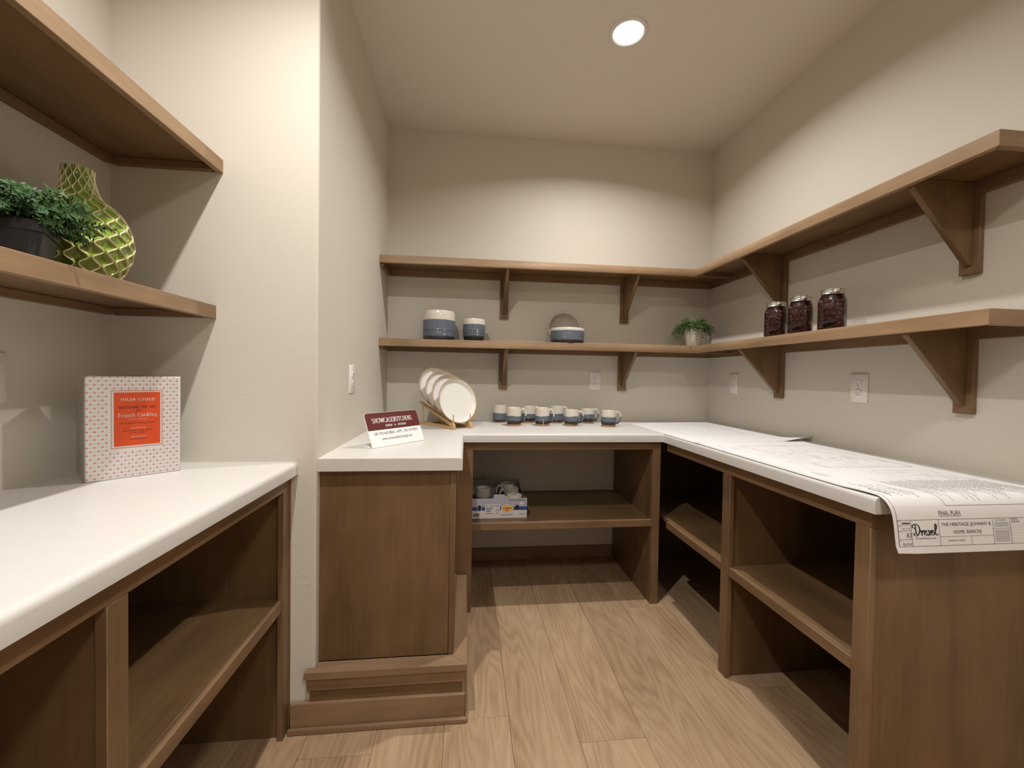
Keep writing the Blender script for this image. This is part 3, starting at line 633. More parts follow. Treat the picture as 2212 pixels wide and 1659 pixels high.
# black planter
t = thing('potted_plant', 'dark green bushy plant in square black planter beside the green vase', 'plant', (-2.590,-1.711,1.4175), math.radians(30))
def planter(h, a, b, rim):
    bm = bmesh.new(); secs = [(a,0),(b-.003,h-rim),(b,h-rim),(b+.0015,h),(b-.004,h),(b-.006,h-.02)]; rings = []
    for s, z in secs:
        c = .012; q = []
        for sx, sy in ((1,1),(-1,1),(-1,-1),(1,-1)):
            for i in range(4):
                ang = math.atan2(sy,sx)-PI/4+i*PI/6; q.append(bm.verts.new((sx*(s-c)+c*math.cos(ang), sy*(s-c)+c*math.sin(ang), z)))
        rings.append(q)
    for A_, B_ in zip(rings[:-1],rings[1:]):
        n = len(A_)
        for i in range(n): bm.faces.new((A_[i],A_[(i+1)%n],B_[(i+1)%n],B_[i]))
    bm.faces.new(list(reversed(rings[0]))); bm.faces.new(rings[-1]); return bm
obj('planter', planter(.086,.050,.062,.022), M['black'], t)
obj('soil', box(-.052,.052,-.052,.052,.060,.074,.004), M['soil'], t)
sm = [sprig_mesh('sprig', .125, 34, .0195, .0076, b, [M['stem'],M['leafd']], i) for i, b in enumerate((.15,.35,.6))]
rnd = random.Random(4)
for i in range(130):
    az = i*2.39996; q = math.sqrt((i+.5)/130); rr = .050*q; tilt = .03+.88*q*rnd.uniform(.5,1.1)
    o = obj('sprig', sm[i%3], None, t, loc=(rr*math.cos(az),rr*math.sin(az),.072), rot=(0,tilt,az)); s_ = rnd.uniform(.62,.98); o.scale = (s_,s_,s_)
for az, tilt, s_ in ((3.4,.06,1.35),(2.9,.25,1.2),(2.2,.15,1.25),(-2.2,.2,1.1),(.9,.9,.65),(.45,1.1,.62),(.1,1.2,.6),(-.2,1.05,.62),(-.5,1.2,.6)):
    o = obj('sprig', sm[1], None, t, loc=(.042*math.cos(az),.042*math.sin(az),.074), rot=(0,tilt,az)); o.scale = (s_,s_,s_)

# boxed cookbook
p0 = Vector((-2.634,-1.489,0)); p1 = Vector((-2.484,-1.365,0)); BW = .198; BH = .279; BD = .075
t = thing('cookbook_box', 'white boxed cookbook set with orange title panel standing on the alcove counter', 'book', (p0.x,p0.y,H2), math.radians(45))
obj('slipcase', box(0,BW,0,BD,.0006,BH,.0015), M['cover'], t)
obj('spine_edge', box(-.0006,.0004,.004,BD-.004,.004,BH-.004,0), M['pages'], t)
bm = box(-.0035,BW+.0015,-.0012,BD+.002,.0002,BH+.002,.002)
for i in range(6): pass
a = [bm.verts.new(c) for c in ((-.0035,.002,BH+.0015),(-.030,.010,BH+.004),(-.024,.016,BH-.010),(-.0035,.010,BH-.016))]; bm.faces.new(a)
a = [bm.verts.new(c) for c in ((.05,.002,BH+.002),(.15,.002,BH+.002),(.14,.008,BH+.006),(.06,.008,BH+.005))]; bm.faces.new(a)
obj('shrink_wrap', bm, M['wrap'], t)
cv = lambda u,v: (u*BW, -.0005, (1-v)*BH)
def cvo(off): return lambda u,v: (u*BW, -off, (1-v)*BH)
pr = Print(); pg = Print()
nx, ny = 20.5, 27
for j in range(0,28):
    for i in range(0,22):
        u = (i+.5*(j%2))/13.2+.012; v = j*.0372+.006
        if u > .995 or v > .985: continue
        if .235 < u < .80 and .128 < v < .715: pass
        else:
            for dx, dy, sx, sy in ((0,-.0070,.0060,.0095),(-.0088,.0010,.0090,.0070),(.0088,.0010,.0090,.0070),(0,.0056,.0072,.0054)):
                pr.poly([(u+dx-sx*.75,v+dy),(u+dx,v+dy-sy*.75),(u+dx+sx*.75,v+dy),(u+dx,v+dy+sy*.75)])
        ug = u+.5/13.2
        if ug < .99 and not (.235 < ug < .80 and .128 < v < .715): pg.poly([(ug-.006,v),(ug,v-.0045),(ug+.006,v),(ug,v+.0045)])
pr.frame(.250,.140,.788,.700,.006)
tag(pr.build('rose_pattern', M['redp'], t, cvo(.0004)), kind='stuff'); tag(pg.build('dot_pattern', M['greyp'], t, cvo(.0004)), kind='stuff')
pr = Print(); pr.rect(.275,.156,.766,.683); pr.build('title_panel', M['orange'], t, cvo(.0005))
pr = Print()
fl_ = lambda f: (lambda *k: f(*k))
def tx(prn, s, u0,v0,u1,v1, ser=False, **k): (prn.serif if ser else prn.text)(s, u0, v1, u1, v0, **k)
tx(pr,'JULIA CHILD',.337,.212,.712,.242,True,weight=.15); tx(pr,'French Cooking',.317,.362,.729,.408,True,weight=.14); pr.rect(.418,.4225,.625,.4245)
tx(pr,'VOLUME ONE',.446,.5065,.604,.516); tx(pr,'VOLUME TWO',.446,.594,.61,.6035)
pr.build('white_lettering', M['inkw'], t, cvo(.0007))
pr = Print()
tx(pr,'MASTERING THE ART',.325,.292,.720,.317,True,weight=.16); tx(pr,'OF',.505,.332,.548,.347,True,weight=.16)
tx(pr,'The Essential Cooking Classics',.338,.451,.707,.476,shear=.3); tx(pr,'with LOUISETTE BERTHOLLE',.362,.527,.683,.543); tx(pr,'and SIMONE BECK',.428,.551,.62,.565); tx(pr,'with SIMONE BECK',.428,.615,.622,.628)
pr.build('dark_lettering', M['maroon'], t, cvo(.0007))

# ------------------------------------------------------------------ sign on the left leg
q0 = Vector((-2.006,-1.037,0)); q1 = Vector((-1.830,-.822,0)); SW = (q1-q0).length; SH = .143
t = thing('counter_sign', 'tilted white and burgundy acrylic sign on the left end of the back counter', 'sign', (q0.x,q0.y,H1), math.atan2(q1.y-q0.y,q1.x-q0.x))
lean = math.radians(24)
def sgn(u, v, off=0):    # u 0..1 across, v 0 top..1 bottom
    s = (1-v)*SH
    return Vector((u*SW, s*math.sin(lean)-off*math.cos(lean), .0022+s*math.cos(lean)+off*math.sin(lean)))
def rounded_top(rad, v0, v1, u0=0.0, u1=1.0):
    pts = [(u0,v1),(u1,v1)]
    ru, rv = rad/SW, rad/SH
    pts += [(u1-ru+ru*math.cos(a), v0+rv-rv*math.sin(a)) for a in [i*PI/12 for i in range(7)]]
    pts += [(u0+ru-ru*math.sin(a), v0+rv-rv*math.cos(a)) for a in [i*PI/12 for i in range(7)]]
    return pts
bm = bmesh.new(); prism(bm, rounded_top(.012,0,1), lambda p,a: sgn(p[0],p[1],a), -.003, 0, .0005); obj('face_panel', bm, M['acryl'], t)
obj('foot', prism(bmesh.new(), [(0,.0),(1,.0),(1,.07),(0,.07)], lambda p,a:(p[0]*SW,p[1]+.001,a), .0002,.003,.0005), M['acryl'], t)
pr = Print(); pr.poly(rounded_top(.0115,.008,.515,.004,.997)); pr.build('burgundy_band', M['burg'], t, lambda u,v: sgn(u,v,.0004))
pr = Print(); tx(pr,'SHOWCASE|KITCHENS',.105,.155,.865,.325,True,weight=.13); tx(pr,'RENEW - A - KITCHEN',.325,.375,.715,.440,True,weight=.16); pr.build('white_lettering', M['inkw'], t, lambda u,v: sgn(u,v,.0008))
pr = Print(); tx(pr,'GB: 920.465.8800 | APPL. 920.749.0950',.085,.575,.915,.685); tx(pr,'www.showcasekitchensgb.com',.20,.735,.78,.845); pr.build('grey_lettering', M['inks'], t, lambda u,v: sgn(u,v,.0006))

# ------------------------------------------------------------------ plate rack and plates
er = Vector((.80,.60,0)); rr_ = Vector((-.60,.80,0))
rack = thing('plate_rack', 'bamboo plate rack standing on the back counter beside the sign', 'rack', (-1.713,-.461,H1), math.atan2(.60,.80))
RS = .112; RL = .33        # spacing of the two rails, length; local x = across, y = back
for i, x in enumerate((0,RS)):
    obj('base_rail', box(x-.008,x+.008,-.010,RL,.0003,.015,.0012), M['bamboo'], rack)
    bm = bmesh.new(); prism(bm, [(-.008,.015),(.018,.015),(RL+.02,.122),(RL+.016,.135),(-.004,.030)], lambda p,a:(a,p[0],p[1]), x-.007,x+.007,.0012); obj('inclined_rail', bm, M['bamboo'], rack)
    bm = bmesh.new(); tube(bm, [(x,RL-.02,.014),(x,RL-.02,.116)], .004, 8); obj('rear_post', bm, M['bamboo'], rack)
    for k, y in enumerate((.004,)):
        bm = bmesh.new(); tube(bm, [(x,y,.016+.33*y),(x,y,.082+.33*y if k else .078)], .0036, 8); obj('peg', bm, M['bamboo'], rack)
bm = bmesh.new(); tube(bm, [(0,RL-.05,.008),(RS,RL-.05,.008)], .005, 8); obj('cross_bar', bm, M['bamboo'], rack)
bm = bmesh.new(); tube(bm, [(0,.10,.008),(RS,.10,.008)], .005, 8); obj('cross_bar', bm, M['bamboo'], rack)
PRAD = .126
pl_body = finish(lathe(bmesh.new(), [(0,.004),(.075,.004),(.079,.001),(.086,.001),(.104,.005),(.116,.012),(PRAD-.001,.024),(PRAD,.0265),(PRAD-.002,.0280),(PRAD-.0058,.0262)], 64), 'plate_back', M['platerim'], 40)
pl_face = finish(lathe(bmesh.new(), [(PRAD-.0058,.0262),(PRAD-.0080,.0236),(.112,.0130),(.103,.0090),(.095,.0080),(0,.0080)], 64), 'plate_face', M['platew'], 40)
plab = ['front plate in the bamboo rack, speckled cream face fully visible','second speckled plate from the front in the bamboo rack','third speckled plate from the front in the bamboo rack','rearmost speckled plate in the bamboo rack against the wall outlet']
for i in range(4):
    yb = .040+.062*i; zb = .018+.345*yb+.012
    t = thing('dinner_plate', plab[i], 'plate', group='speckled plates in the rack'); tl = math.radians(14+2.0*i)
    # plate stands on its rim on the inclined rails, leaning back
    base = Vector((RS/2, yb, zb)); up = Vector((0,math.sin(tl),math.cos(tl))); nrm = Vector((0,-math.cos(tl),math.sin(tl)))
    ctr = base + up*(PRAD-.022)
    Mx = Matrix.Translation(Vector((-1.713,-.461,H1))) @ Matrix.Rotation(math.atan2(.60,.80),4,'Z')
    loc = Mx @ ctr; n3 = (Mx.to_3x3() @ nrm); t.location = loc; t.rotation_euler = n3.to_track_quat('Z','Y').to_euler()
    obj('plate_back', pl_body, None, t); obj('plate_face', pl_face, None, t)

# ------------------------------------------------------------------ mugs
def mug_mesh(h, r, squat):
    out = []
    if squat: base = [(.0,.0),(r*.80,.0),(r*.86,.004),(r*.97,.016),(r*1.0,.030),(r*.985,.05),(r*.95,.07),(r*.93,h-.004),(r*.915,h)]
    else: base = [(.0,.0),(r*.88,.0),(r*.92,.003),(r*.97,.012),(r*1.0,.030),(r*.98,.05),(r*.97,h*.7),(r*.95,h-.004),(r*.93,h)]
    pts = spline([(a,0,b) for a, b in base[1:]], 5); prof = [(0,0)]
    for p in pts:
        rr = p.x
        if .028 < p.z < .060: rr += .0012*math.sin(p.z*2*PI/.0075)
        prof.append((rr,p.z))
    ri = prof[-1][0]
    prof += [(ri-.002,h+.001),(ri-.004,h-.002),(ri-.005,h-.03),(r*.8,.012),(0,.008)]
    return lathe(bmesh.new(), prof, 40)
def mug_handle(h, r, big=1.0):
    pts = spline([(r*.90,0,h*.84),(r*1.22,0,h*.93),(r*1.55*big,0,h*.74),(r*1.52*big,0,h*.46),(r*1.22,0,h*.26),(r*.96,0,h*.20)], 6)
    n = len(pts); bm = bmesh.new(); tube(bm, pts, [.0062-.0016*math.sin(PI*i/(n-1)) for i in range(n)], 10, .62, upv=(0,1,0)); return bm
MB_, MH_ = finish(mug_mesh(.106,.0435,0),'body',M['mug'],50), finish(mug_handle(.106,.0435),'handle',M['mug'],60)
SB_, SH_ = finish(mug_mesh(.094,.0450,1),'body',M['mug'],50), finish(mug_handle(.094,.0450),'handle',M['mug'],60)
TB_, TH_ = finish(mug_mesh(.108,.0440,0),'body',M['mug2'],50), finish(mug_handle(.108,.0440),'handle',M['mug2'],60)
def mug(x, y, rz, kind, label, z=H1, group='blue and cream stoneware mugs on the counter'):
    t = thing('mug', label, 'mug', (x,y,z), rz, group); b, h = {'t':(MB_,MH_),'s':(SB_,SH_),'u':(TB_,TH_)}[kind]
    obj('body', b, None, t); obj('handle', h, None, t); return t
mug(-1.440,-.110,math.radians(60),'u','leftmost mug, standing at the back nearest the plates')
mug(-1.369,-.272,math.radians(-12),'t','front mug second from left, pale looped handle to the right')
mug(-1.262,-.125,math.radians(-10),'t','back mug with handle hidden, behind the second front mug')
mug(-1.200,-.270,math.radians(-25),'t','mug with a pale drip running through its brown base')
mug(-1.082,-.125,math.radians(-20),'u','back mug just right of the mug with the drip')
mug(-1.024,-.266,math.radians(-12),'s','rounded front mug with broad bare clay foot, second from right in front')
mug(-.885,-.130,math.radians(-8),'s','back mug at the right end of the back row')
mug(-.806,-.300,math.radians(-8),'s','rightmost mug beside the plans')
# the drip on one mug
dm = [o for o in bpy.data.objects if o.get('label','').startswith('mug with a pale drip')][0]
bm = bmesh.new(); tube(bm, [(-.0015-.0,-.0425,.004),(-.0015,-.0437,.02),(-.0015,-.0443,.034),(-.0015,-.0440,.045)], [.0028,.0022,.002,.0012], 6); obj('drip', bm, plain('tan_drip',(.55,.42,.30),.3), dm, rot=(0,0,math.radians(25)))

# ------------------------------------------------------------------ crocks, dish, bowl on the lower corner shelf
def crock(prof, mat, name, label, cat, loc, ridges=None):
    pts = spline([(a,0,b) for a, b in prof], 6); pr_ = [(0,0)]
    for p in (spline(pts, 3) if ridges else pts):
        rr = p.x
        if ridges and ridges[0] < p.z < ridges[1]: rr += .0015*math.sin((p.z-ridges[0])*2*PI/.0105)
        pr_.append((rr,p.z))
    rt, zt = pr_[-1]; pr_ += [(rt-.003,zt+.001),(rt-.006,zt-.003),(rt-.008,zt*.5),(rt-.012,.012),(0,.010)]
    o = obj(name, lathe(bmesh.new(), pr_, 64), mat, smooth=50); o.location = loc; return tag(o, label, cat)
crock([(.088,0),(.094,.006),(.0965,.02),(.0965,.09),(.096,.12),(.095,.15),(.091,.172),(.088,.176)], M['crock'], 'crock', 'large cream and blue banded crock at left of the lower shelf', 'crock', (-1.818,-.134,ZL), (.030,.068))
crock([(.052,0),(.057,.004),(.066,.030),(.0675,.05),(.0675,.10),(.066,.125),(.064,.136)], M['crock2'], 'crock', 'small cream and blue crock right of the large crock', 'crock', (-1.607,-.134,ZL), (.034,.072))
crock([(.094,0),(.102,.006),(.105,.016),(.105,.07),(.104,.088),(.102,.092)], M['dish'], 'serving_dish', 'low blue straight-sided dish with cream rim on the lower shelf', 'dish', (-1.035,-.165,ZL), (.03,.06))
bm = lathe(bmesh.new(), [(0,0),(.06,0),(.069,.002),(.094,.022),(.1020,.038),(.1035,.046),(.1015,.048),(.0990,.045),(.092,.026),(.064,.009),(0,.006)], 64)
o = obj('bowl', bm, M['bowl'], smooth=50); tl = math.radians(-78); o.rotation_euler = (math.radians(84),0,0); o.location = (-1.026,-.0080,ZL+.1035)
tag(o, 'speckled cream bowl standing on edge behind the low blue dish', 'bowl')

# white pot with trailing plant
t = thing('potted_plant', 'small trailing plant in white tapered pot at the shelf corner', 'plant', (-.234,-.206,ZL))
obj('pot', lathe(bmesh.new(), [(0,0),(.041,0),(.043,.002),(.057,.125),(.0595,.130),(.0595,.136),(.055,.136),(.054,.12),(0,.118)], 48), M['whitepot'], t)
sp = [sprig_mesh('sprig', .066, 24, .0145, .0066, b, [M['stem'],M['leafl']], 20+i) for i, b in enumerate((.5,1.0,1.5))]
rnd = random.Random(9)
for i in range(110):
    az = i*2.39996; q = math.sqrt((i+.5)/110); rr = .054*q; tilt = .05+1.30*q*rnd.uniform(.6,1.2)
    o = obj('sprig', sp[0] if q<.5 else sp[1 if rnd.random()<.5 else 2], None, t, loc=(rr*math.cos(az),rr*math.sin(az),.124), rot=(0,tilt,az)); s_ = rnd.uniform(.75,1.1); o.scale = (s_,s_,s_)
for az, s_ in ((-2.3,1.2),(-1.9,1.3),(-2.9,1.15),(-.3,1.25),(.2,1.2),(-1.5,1.0),(3.0,1.2),(-.6,1.3)):
    o = obj('sprig', sp[2], None, t, loc=(.056*math.cos(az),.056*math.sin(az),.134), rot=(0,1.7,az)); s_ *= .85; o.scale = (s_,s_,s_)

# ------------------------------------------------------------------ jars of cherries
JR, JH = .0475, .160
def sq(t, z):       # rounded-square body, round neck
    k = 1 if z < .118 else max(0, 1-(z-.118)/.022)
    n = 2+1.6*k; return (abs(math.cos(t))**n+abs(math.sin(t))**n)**(-1/n)/(1+.06*k)
jar_g = finish(lathe(bmesh.new(), [(0,.0015),(.040,.0005),(JR-.003,.002),(JR,.007),(JR,.112),(JR-.003,.124),(.040,.136),(.0365,.141),(.0365,.150),(.036,JH),(.034,JH)], 56, None, sq), 'jar_glass', M['glass'], 40)
jar_s = finish(lathe(bmesh.new(), [(0,.006),(.036,.006),(.0375,.010),(.0375,.114),(.032,.128),(.030,.140),(0,.140)], 40, None, sq), 'syrup', M['syrup'], 40)
jar_b = finish(lathe(bmesh.new(), [(.0372,.143),(.0392,.1425),(.0398,.1445),(.0385,.1475),(.0398,.151),(.0388,.1535),(.0398,.157),(.0394,.1625),(.037,.1640),(.034,.1640)], 48), 'lid_band', M['chrome'], 40)
jar_l = finish(lathe(bmesh.new(), [(.0342,.1632),(.031,.1632),(.0295,.1655),(.028,.1640),(0,.1640)], 48), 'lid_disc', M['chrome'], 40)
bm = bmesh.new(); bmesh.ops.create_icosphere(bm, subdivisions=2, radius=.0096)
for v in bm.verts: v.co.z *= .92
cher = finish(bm, 'cherry', M['cherry'], 180)
jl = ['jar of cherries farthest from the viewer, leftmost of the three','middle one of the three jars of cherries','jar of cherries nearest the viewer, rightmost of the three']
cl = ['dark cherry packed in the leftmost of the three jars','dark cherry packed in the middle one of the three jars','dark cherry packed in the rightmost of the three jars']
cg = ['cherries in the leftmost jar','cherries in the middle jar','cherries in the rightmost jar']
rnd = random.Random(3)
for n, (x, y) in enumerate(((-.195,-.858),(-.195,-1.003),(-.195,-1.162))):
    rz = math.radians((38,42,35)[n])
    t = thing('jar', jl[n], 'jar', (x,y,ZL), rz, 'quart jars of cherries'); obj('jar_glass', jar_g, None, t); obj('syrup', jar_s, None, t); obj('lid_band', jar_b, None, t); obj('lid_disc', jar_l, None, t)
    zz = .014; row = 0
    while zz < .128:
        cnt = 12 if zz < .115 else 10
        for i in range(cnt):
            a = 2*PI*(i+.5*(row%2))/cnt+rnd.uniform(-.1,.1); r = (.0362 if zz < .115 else .030)+rnd.uniform(-.0015,.0008)
            r *= sq(a, .05)
            o = bpy.data.objects.new('cherry', cher); COL.objects.link(o); o.location = (x+r*math.cos(a+rz), y+r*math.sin(a+rz), ZL+zz+rnd.uniform(-.003,.003)); o.rotation_euler = (rnd.uniform(-.6,.6),rnd.uniform(-.6,.6),rnd.uniform(0,6))
            s = rnd.uniform(.86,1.06); o.scale = (s,s,s); tag(o, cl[n], 'cherry', cg[n])
        zz += .0168; row += 1

# ------------------------------------------------------------------ cardboard tray with mugs
t = thing('cardboard_box', 'white and blue cardboard berry tray on the middle cabinet shelf', 'box', (-1.60,-.36,.452))
XR, XL = .280, -.008; XL = -.011; Y0, Y1 = -.150, .196; hb = .104; hback = .117   # local; world x = -1.60 + local
def sheet(pts, fn, a0, a1): return prism(bmesh.new(), pts, fn, a0, a1)
k_ = .000181; zx = lambda zxp: XR-(1870-zxp)*k_; zy = lambda zyp: (1392-zyp)*k_
tabL, tabR = zx(880), zx(1222)
front = [(XL,0),(XR,0),(XR,hb),(tabR,hb),(tabR-.002,hb+.020),(tabL+.003,hb+.020),(tabL,hb),(XL,hb)]
obj('front_panel', sheet(front, lambda p,a:(p[0],a,p[1]), Y0, Y0+.003), M['card'], t)
tb = [(XL,0),(XR-.004,0),(XR-.004,hback),(.125,hback),(.123,hback+.022),(.073,hback+.022),(.071,hback),(XL,hback)]
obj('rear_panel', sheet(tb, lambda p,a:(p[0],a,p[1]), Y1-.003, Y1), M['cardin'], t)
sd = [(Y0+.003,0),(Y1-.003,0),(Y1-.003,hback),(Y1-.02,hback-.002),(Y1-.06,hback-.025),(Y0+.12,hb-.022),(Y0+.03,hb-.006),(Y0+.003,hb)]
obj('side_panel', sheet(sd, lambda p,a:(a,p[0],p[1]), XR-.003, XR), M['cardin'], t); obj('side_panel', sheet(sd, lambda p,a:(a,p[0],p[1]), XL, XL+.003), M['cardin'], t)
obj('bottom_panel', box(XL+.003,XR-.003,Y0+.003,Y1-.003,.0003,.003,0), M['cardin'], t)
def fp(off): return lambda x,y: (x, Y0-off, y)
pr = Print(); b_ = zy(1060); pr.poly([(XL,b_),(XR,b_),(XR,hb),(tabR,hb),(tabR-.002,hb+.0198),(tabL+.003,hb+.0198),(tabL,hb),(XL,hb)]); pr.build('lavender_print', M['cardlav'], t, fp(.0003))
pr = Print(); pr.rect(XL,zy(1165),XR,zy(1060)); pr.build('blue_stripe', M['blueband'], t, fp(.0004))
pr = Print(); pr.rect(zx(640),zy(1270),zx(1075),zy(980)); pr.ellipse(zx(1290),zy(1118),.0335,.0215); pr.ellipse(zx(480),zy(1095),.0125,.0185); pr.poly([(zx(1715),zy(905)),(zx(1780),zy(965)),(zx(1715),zy(1030)),(zx(1650),zy(965))]); pr.build('sticker', M['card'], t, fp(.0006))
pr = Print(); pr.ellipse(zx(1290),zy(1118),.0300,.0188); pr.build('yellow_oval', M['yellow'], t, fp(.0008))
pr = Print(); pr.ellipse(zx(480),zy(1090),.0100,.0160); pr.ellipse(zx(1582),zy(1085),.0108,.0140); pr.build('vent_hole', M['slot'], t, fp(.0007))
pr = Print(); tx(pr,'SunBelle',zx(1160),zy(1075),zx(1425),zy(1120),bold=.02); pr.build('logo_lettering', M['ink'], t, fp(.0010))
pr = Print()
for i in range(6):
    a = i*PI/3; pr.ellipse(zx(1278)+.0040*math.cos(a), zy(1160)+.0040*math.sin(a), .0024,.0024,10)
pr.build('flower_emblem', plain('emblem_red',(.55,.09,.02),.6), t, fp(.0010))
pr = Print(); tx(pr,'BLACKBERRIES',zx(1345),zy(850),zx(1830),zy(893)); rnd = random.Random(5)
for j, y in enumerate((1255,1280,1305,1325)): pr.rect(zx(290),zy(y+7),zx(490-j*8),zy(y-7))
for i in range(34):
    x = 662+i*11.6
    if rnd.random()<.75: pr.rect(zx(x),zy(1045),zx(x+rnd.choice((4,6,8))),zy(1005))
for x0,x1,y in ((665,890,1085),(665,840,1110),(670,850,1140),(680,800,1175),(680,800,1195),(660,860,1250),(950,1050,1155),(950,985,1185),(1010,1045,1185),(950,985,1240),(1010,1050,1240),(1110,1280,1300),(1295,1450,1295),(1655,1805,1278)): pr.rect(zx(x0),zy(y+6),zx(x1),zy(y-6))
pr.frame(zx(975),zy(1130),zx(1035),zy(1090),.0004)
pr.build('navy_print', M['navy'], t, fp(.0009))
g = 'mugs packed in the cardboard tray'
mug(-1.545,-.312,math.radians(125),'t','mug at the left front inside the cardboard tray', .4555, g)
mug(-1.383,-.318,math.radians(188),'t','mug in the middle right of the tray, handle toward the left', .4555, g)
mug(-1.400,-.2185,math.radians(170),'t','mug at the back right corner of the tray, only its rim showing'.replace(', only its rim showing',''), .4555, g).rotation_euler = (0,0,math.radians(205))
mug(-1.377,-.4305+.008,math.radians(200),'s','brightly lit pale mug at the front right of the tray', .4555, g)

# ------------------------------------------------------------------ building plans
def path_table(pts, n=10):
    P_ = spline([(0,a,b) for a,b in pts], n); s = [0]
    for a,b in zip(P_[:-1],P_[1:]): s.append(s[-1]+(b-a).length)
    return P_, s
def path_at(tab, s):
    P_, S_ = tab; s = max(0,min(S_[-1]-1e-6,s))
    lo = 0
    for i in range(len(S_)-1):
        if S_[i] <= s <= S_[i+1]: lo = i; break
    f = (s-S_[lo])/(S_[lo+1]-S_[lo]); p = P_[lo].lerp(P_[lo+1],f); tn = (P_[lo+1]-P_[lo]).normalized()
    return p, Vector((0,-tn.z,tn.y)) if tn.y>0 else Vector((0,tn.z,-tn.y))
tab2 = path_table([(-.905,.9195),(-.95,.9165),(-1.05,.9155),(-1.30,.9155),(-1.55,.9155),(-1.64,.9160),(-1.69,.9182),(-1.730,.9190),(-1.752,.9165),(-1.768,.9050),(-1.778,.8870),(-1.783,.8600),(-1.786,.8300),(-1.790,.7870)])
LEN2 = tab2[1][-1]; SW2 = .545; XF2 = -.617
def map2(a, b, off=0):
    p, n = path_at(tab2, b); x = XF2+a
    if a < .02 and b > LEN2-.02: p = p + Vector((0,-.004,.004))*min(1,(b-LEN2+.02)/.02)*(1-a/.02)
    q = Vector((x,p.y,p.z)) + n*off
    q.x += .012*max(0,(b-.75))/.25
    return q
def sheet_mesh(mp, w, l, nu, nv, th=.0005):
    bm = bmesh.new(); T = [[bm.verts.new(mp(w*i/nu, l*j/nv, th)) for i in range(nu+1)] for j in range(nv+1)]; Bt = [[bm.verts.new(mp(w*i/nu, l*j/nv, 0)) for i in range(nu+1)] for j in range(nv+1)]
    for j in range(nv):
        for i in range(nu):
            bm.faces.new((T[j][i],T[j+1][i],T[j+1][i+1],T[j][i+1])); bm.faces.new((Bt[j][i],Bt[j][i+1],Bt[j+1][i+1],Bt[j+1][i]))
    for i in range(nu):
        bm.faces.new((T[0][i],T[0][i+1],Bt[0][i+1],Bt[0][i])); bm.faces.new((T[nv][i+1],T[nv][i],Bt[nv][i],Bt[nv][i+1]))
    for j in range(nv):
        bm.faces.new((T[j+1][0],T[j][0],Bt[j][0],Bt[j+1][0])); bm.faces.new((T[j][nu],T[j+1][nu],Bt[j+1][nu],Bt[j][nu]))
    bmesh.ops.recalc_face_normals(bm, faces=bm.faces); return bm
def house(pr, prl, rnd, a0, b0, a1, b1, n=26):
    """a rough floor plan: outer walls, rooms, door swings, dimension strings"""
    pr.frame(a0,b0,a1,b1,.0016,8)
    for i in range(n):
        x = rnd.uniform(a0,a1); y = rnd.uniform(b0,b1); l = rnd.uniform(.03,.13)
        if rnd.random()<.55: pr.line((x,y),(x,min(b1,y+l)),.0011,3)
        else: pr.line((x,y),(min(a1,x+l*.8),y),.0011)
    for i in range(n*2):
        x = rnd.uniform(a0,a1); y = rnd.uniform(b0,b1); prl.line((x,y),(x,min(b1,y+rnd.uniform(.008,.03))),.0022,1)
    for i in range(10):
        x = rnd.uniform(a0,a1); y = rnd.uniform(b0,b1); R0 = .022; q = [(x+R0*math.cos(k*PI/12),y+R0*math.sin(k*PI/12)) for k in range(7)]
        for u, v in zip(q[:-1],q[1:]): prl.line(u,v,.0006)
    for off in (.018,.032):
        prl.line((a0-off,b0),(a0-off,b1),.0006,8); prl.line((a1+off*.6,b0),(a1+off*.6,b1),.0006,8)
t = thing('building_plan', 'near paper floor plan sheet hanging over the end of the right counter', 'plan sheet', (XF2,-1.3,H1))
tb_ = Vector(t.location)
m2 = lambda off: (lambda a,b: tuple(map2(a,b,off)-tb_))
obj('sheet', sheet_mesh(lambda a,b,o: map2(a,b,o)-tb_, SW2, LEN2, 10, 240), M['paper'], t, smooth=60)
pk = Print(); pg = Print(); pl = Print(); rnd = random.Random(12)
pk.line((.010,.012),(.010,LEN2-.017),.0010,240); pk.line((.010,.012),(SW2-.012,.012),.0007); pk.line((SW2-.012,.012),(SW2-.012,LEN2-.017),.0007,240)
pg.line((.020,.02),(.020,.60),.0004,20)
house(pg, pl, rnd, .17,.09,.49,.52, 40)
house(pl, pl, rnd, .28,.57,.48,.70, 14)
for i in range(20):
    a = rnd.uniform(.03,.16); b = rnd.uniform(.04,.6); pg.line((a,b),(a,b+rnd.uniform(.02,.07)),.0012,3)
B0 = LEN2-.0805; B1 = LEN2-.0175
# notes columns: text rows running along the sheet and curling over the edge
for a in [.036,.042,.052,.066,.09,.105,.118]:
    e_ = rnd.uniform(LEN2-.175,LEN2-.135); s_ = e_-rnd.uniform(.05,.12); b = s_
    while b < e_:
        l = rnd.uniform(.006,.016); pk.line((a,b),(a,min(e_,b+l)),.0019,3); b += l+.0025
for i in range(44):
    a = .166+i*.0078; e_ = rnd.choice((LEN2-.125,LEN2-.128,LEN2-.14,LEN2-.155,LEN2-.17,LEN2-.2)); b = LEN2-.30+rnd.uniform(0,.02)
    while b < e_:
        l = rnd.uniform(.005,.016); pg.line((a,b),(a,min(e_,b+l)),.0028,3); b += l+.0022
pk.line((.158,LEN2-.31),(.158,LEN2-.113),.0009,60); pk.line((.158,LEN2-.113),(SW2-.02,LEN2-.113),.0009); pg.line((.158,LEN2-.31),(SW2-.02,LEN2-.31),.0006)
def T2(pn, s, a0,b0,a1,b1,**k): pn.text(s,a0,b1,a1,b0,**k)
T2(pk,'FINAL PLAN',.129,B0-.0205,.190,B0-.0095); pk.rect(.129,B0-.0078,.191,B0-.0069)
pk.line((.009,B0),(SW2-.012,B0),.0009); pk.line((.009,B1),(SW2-.012,B1),.0009); BHt = B1-B0
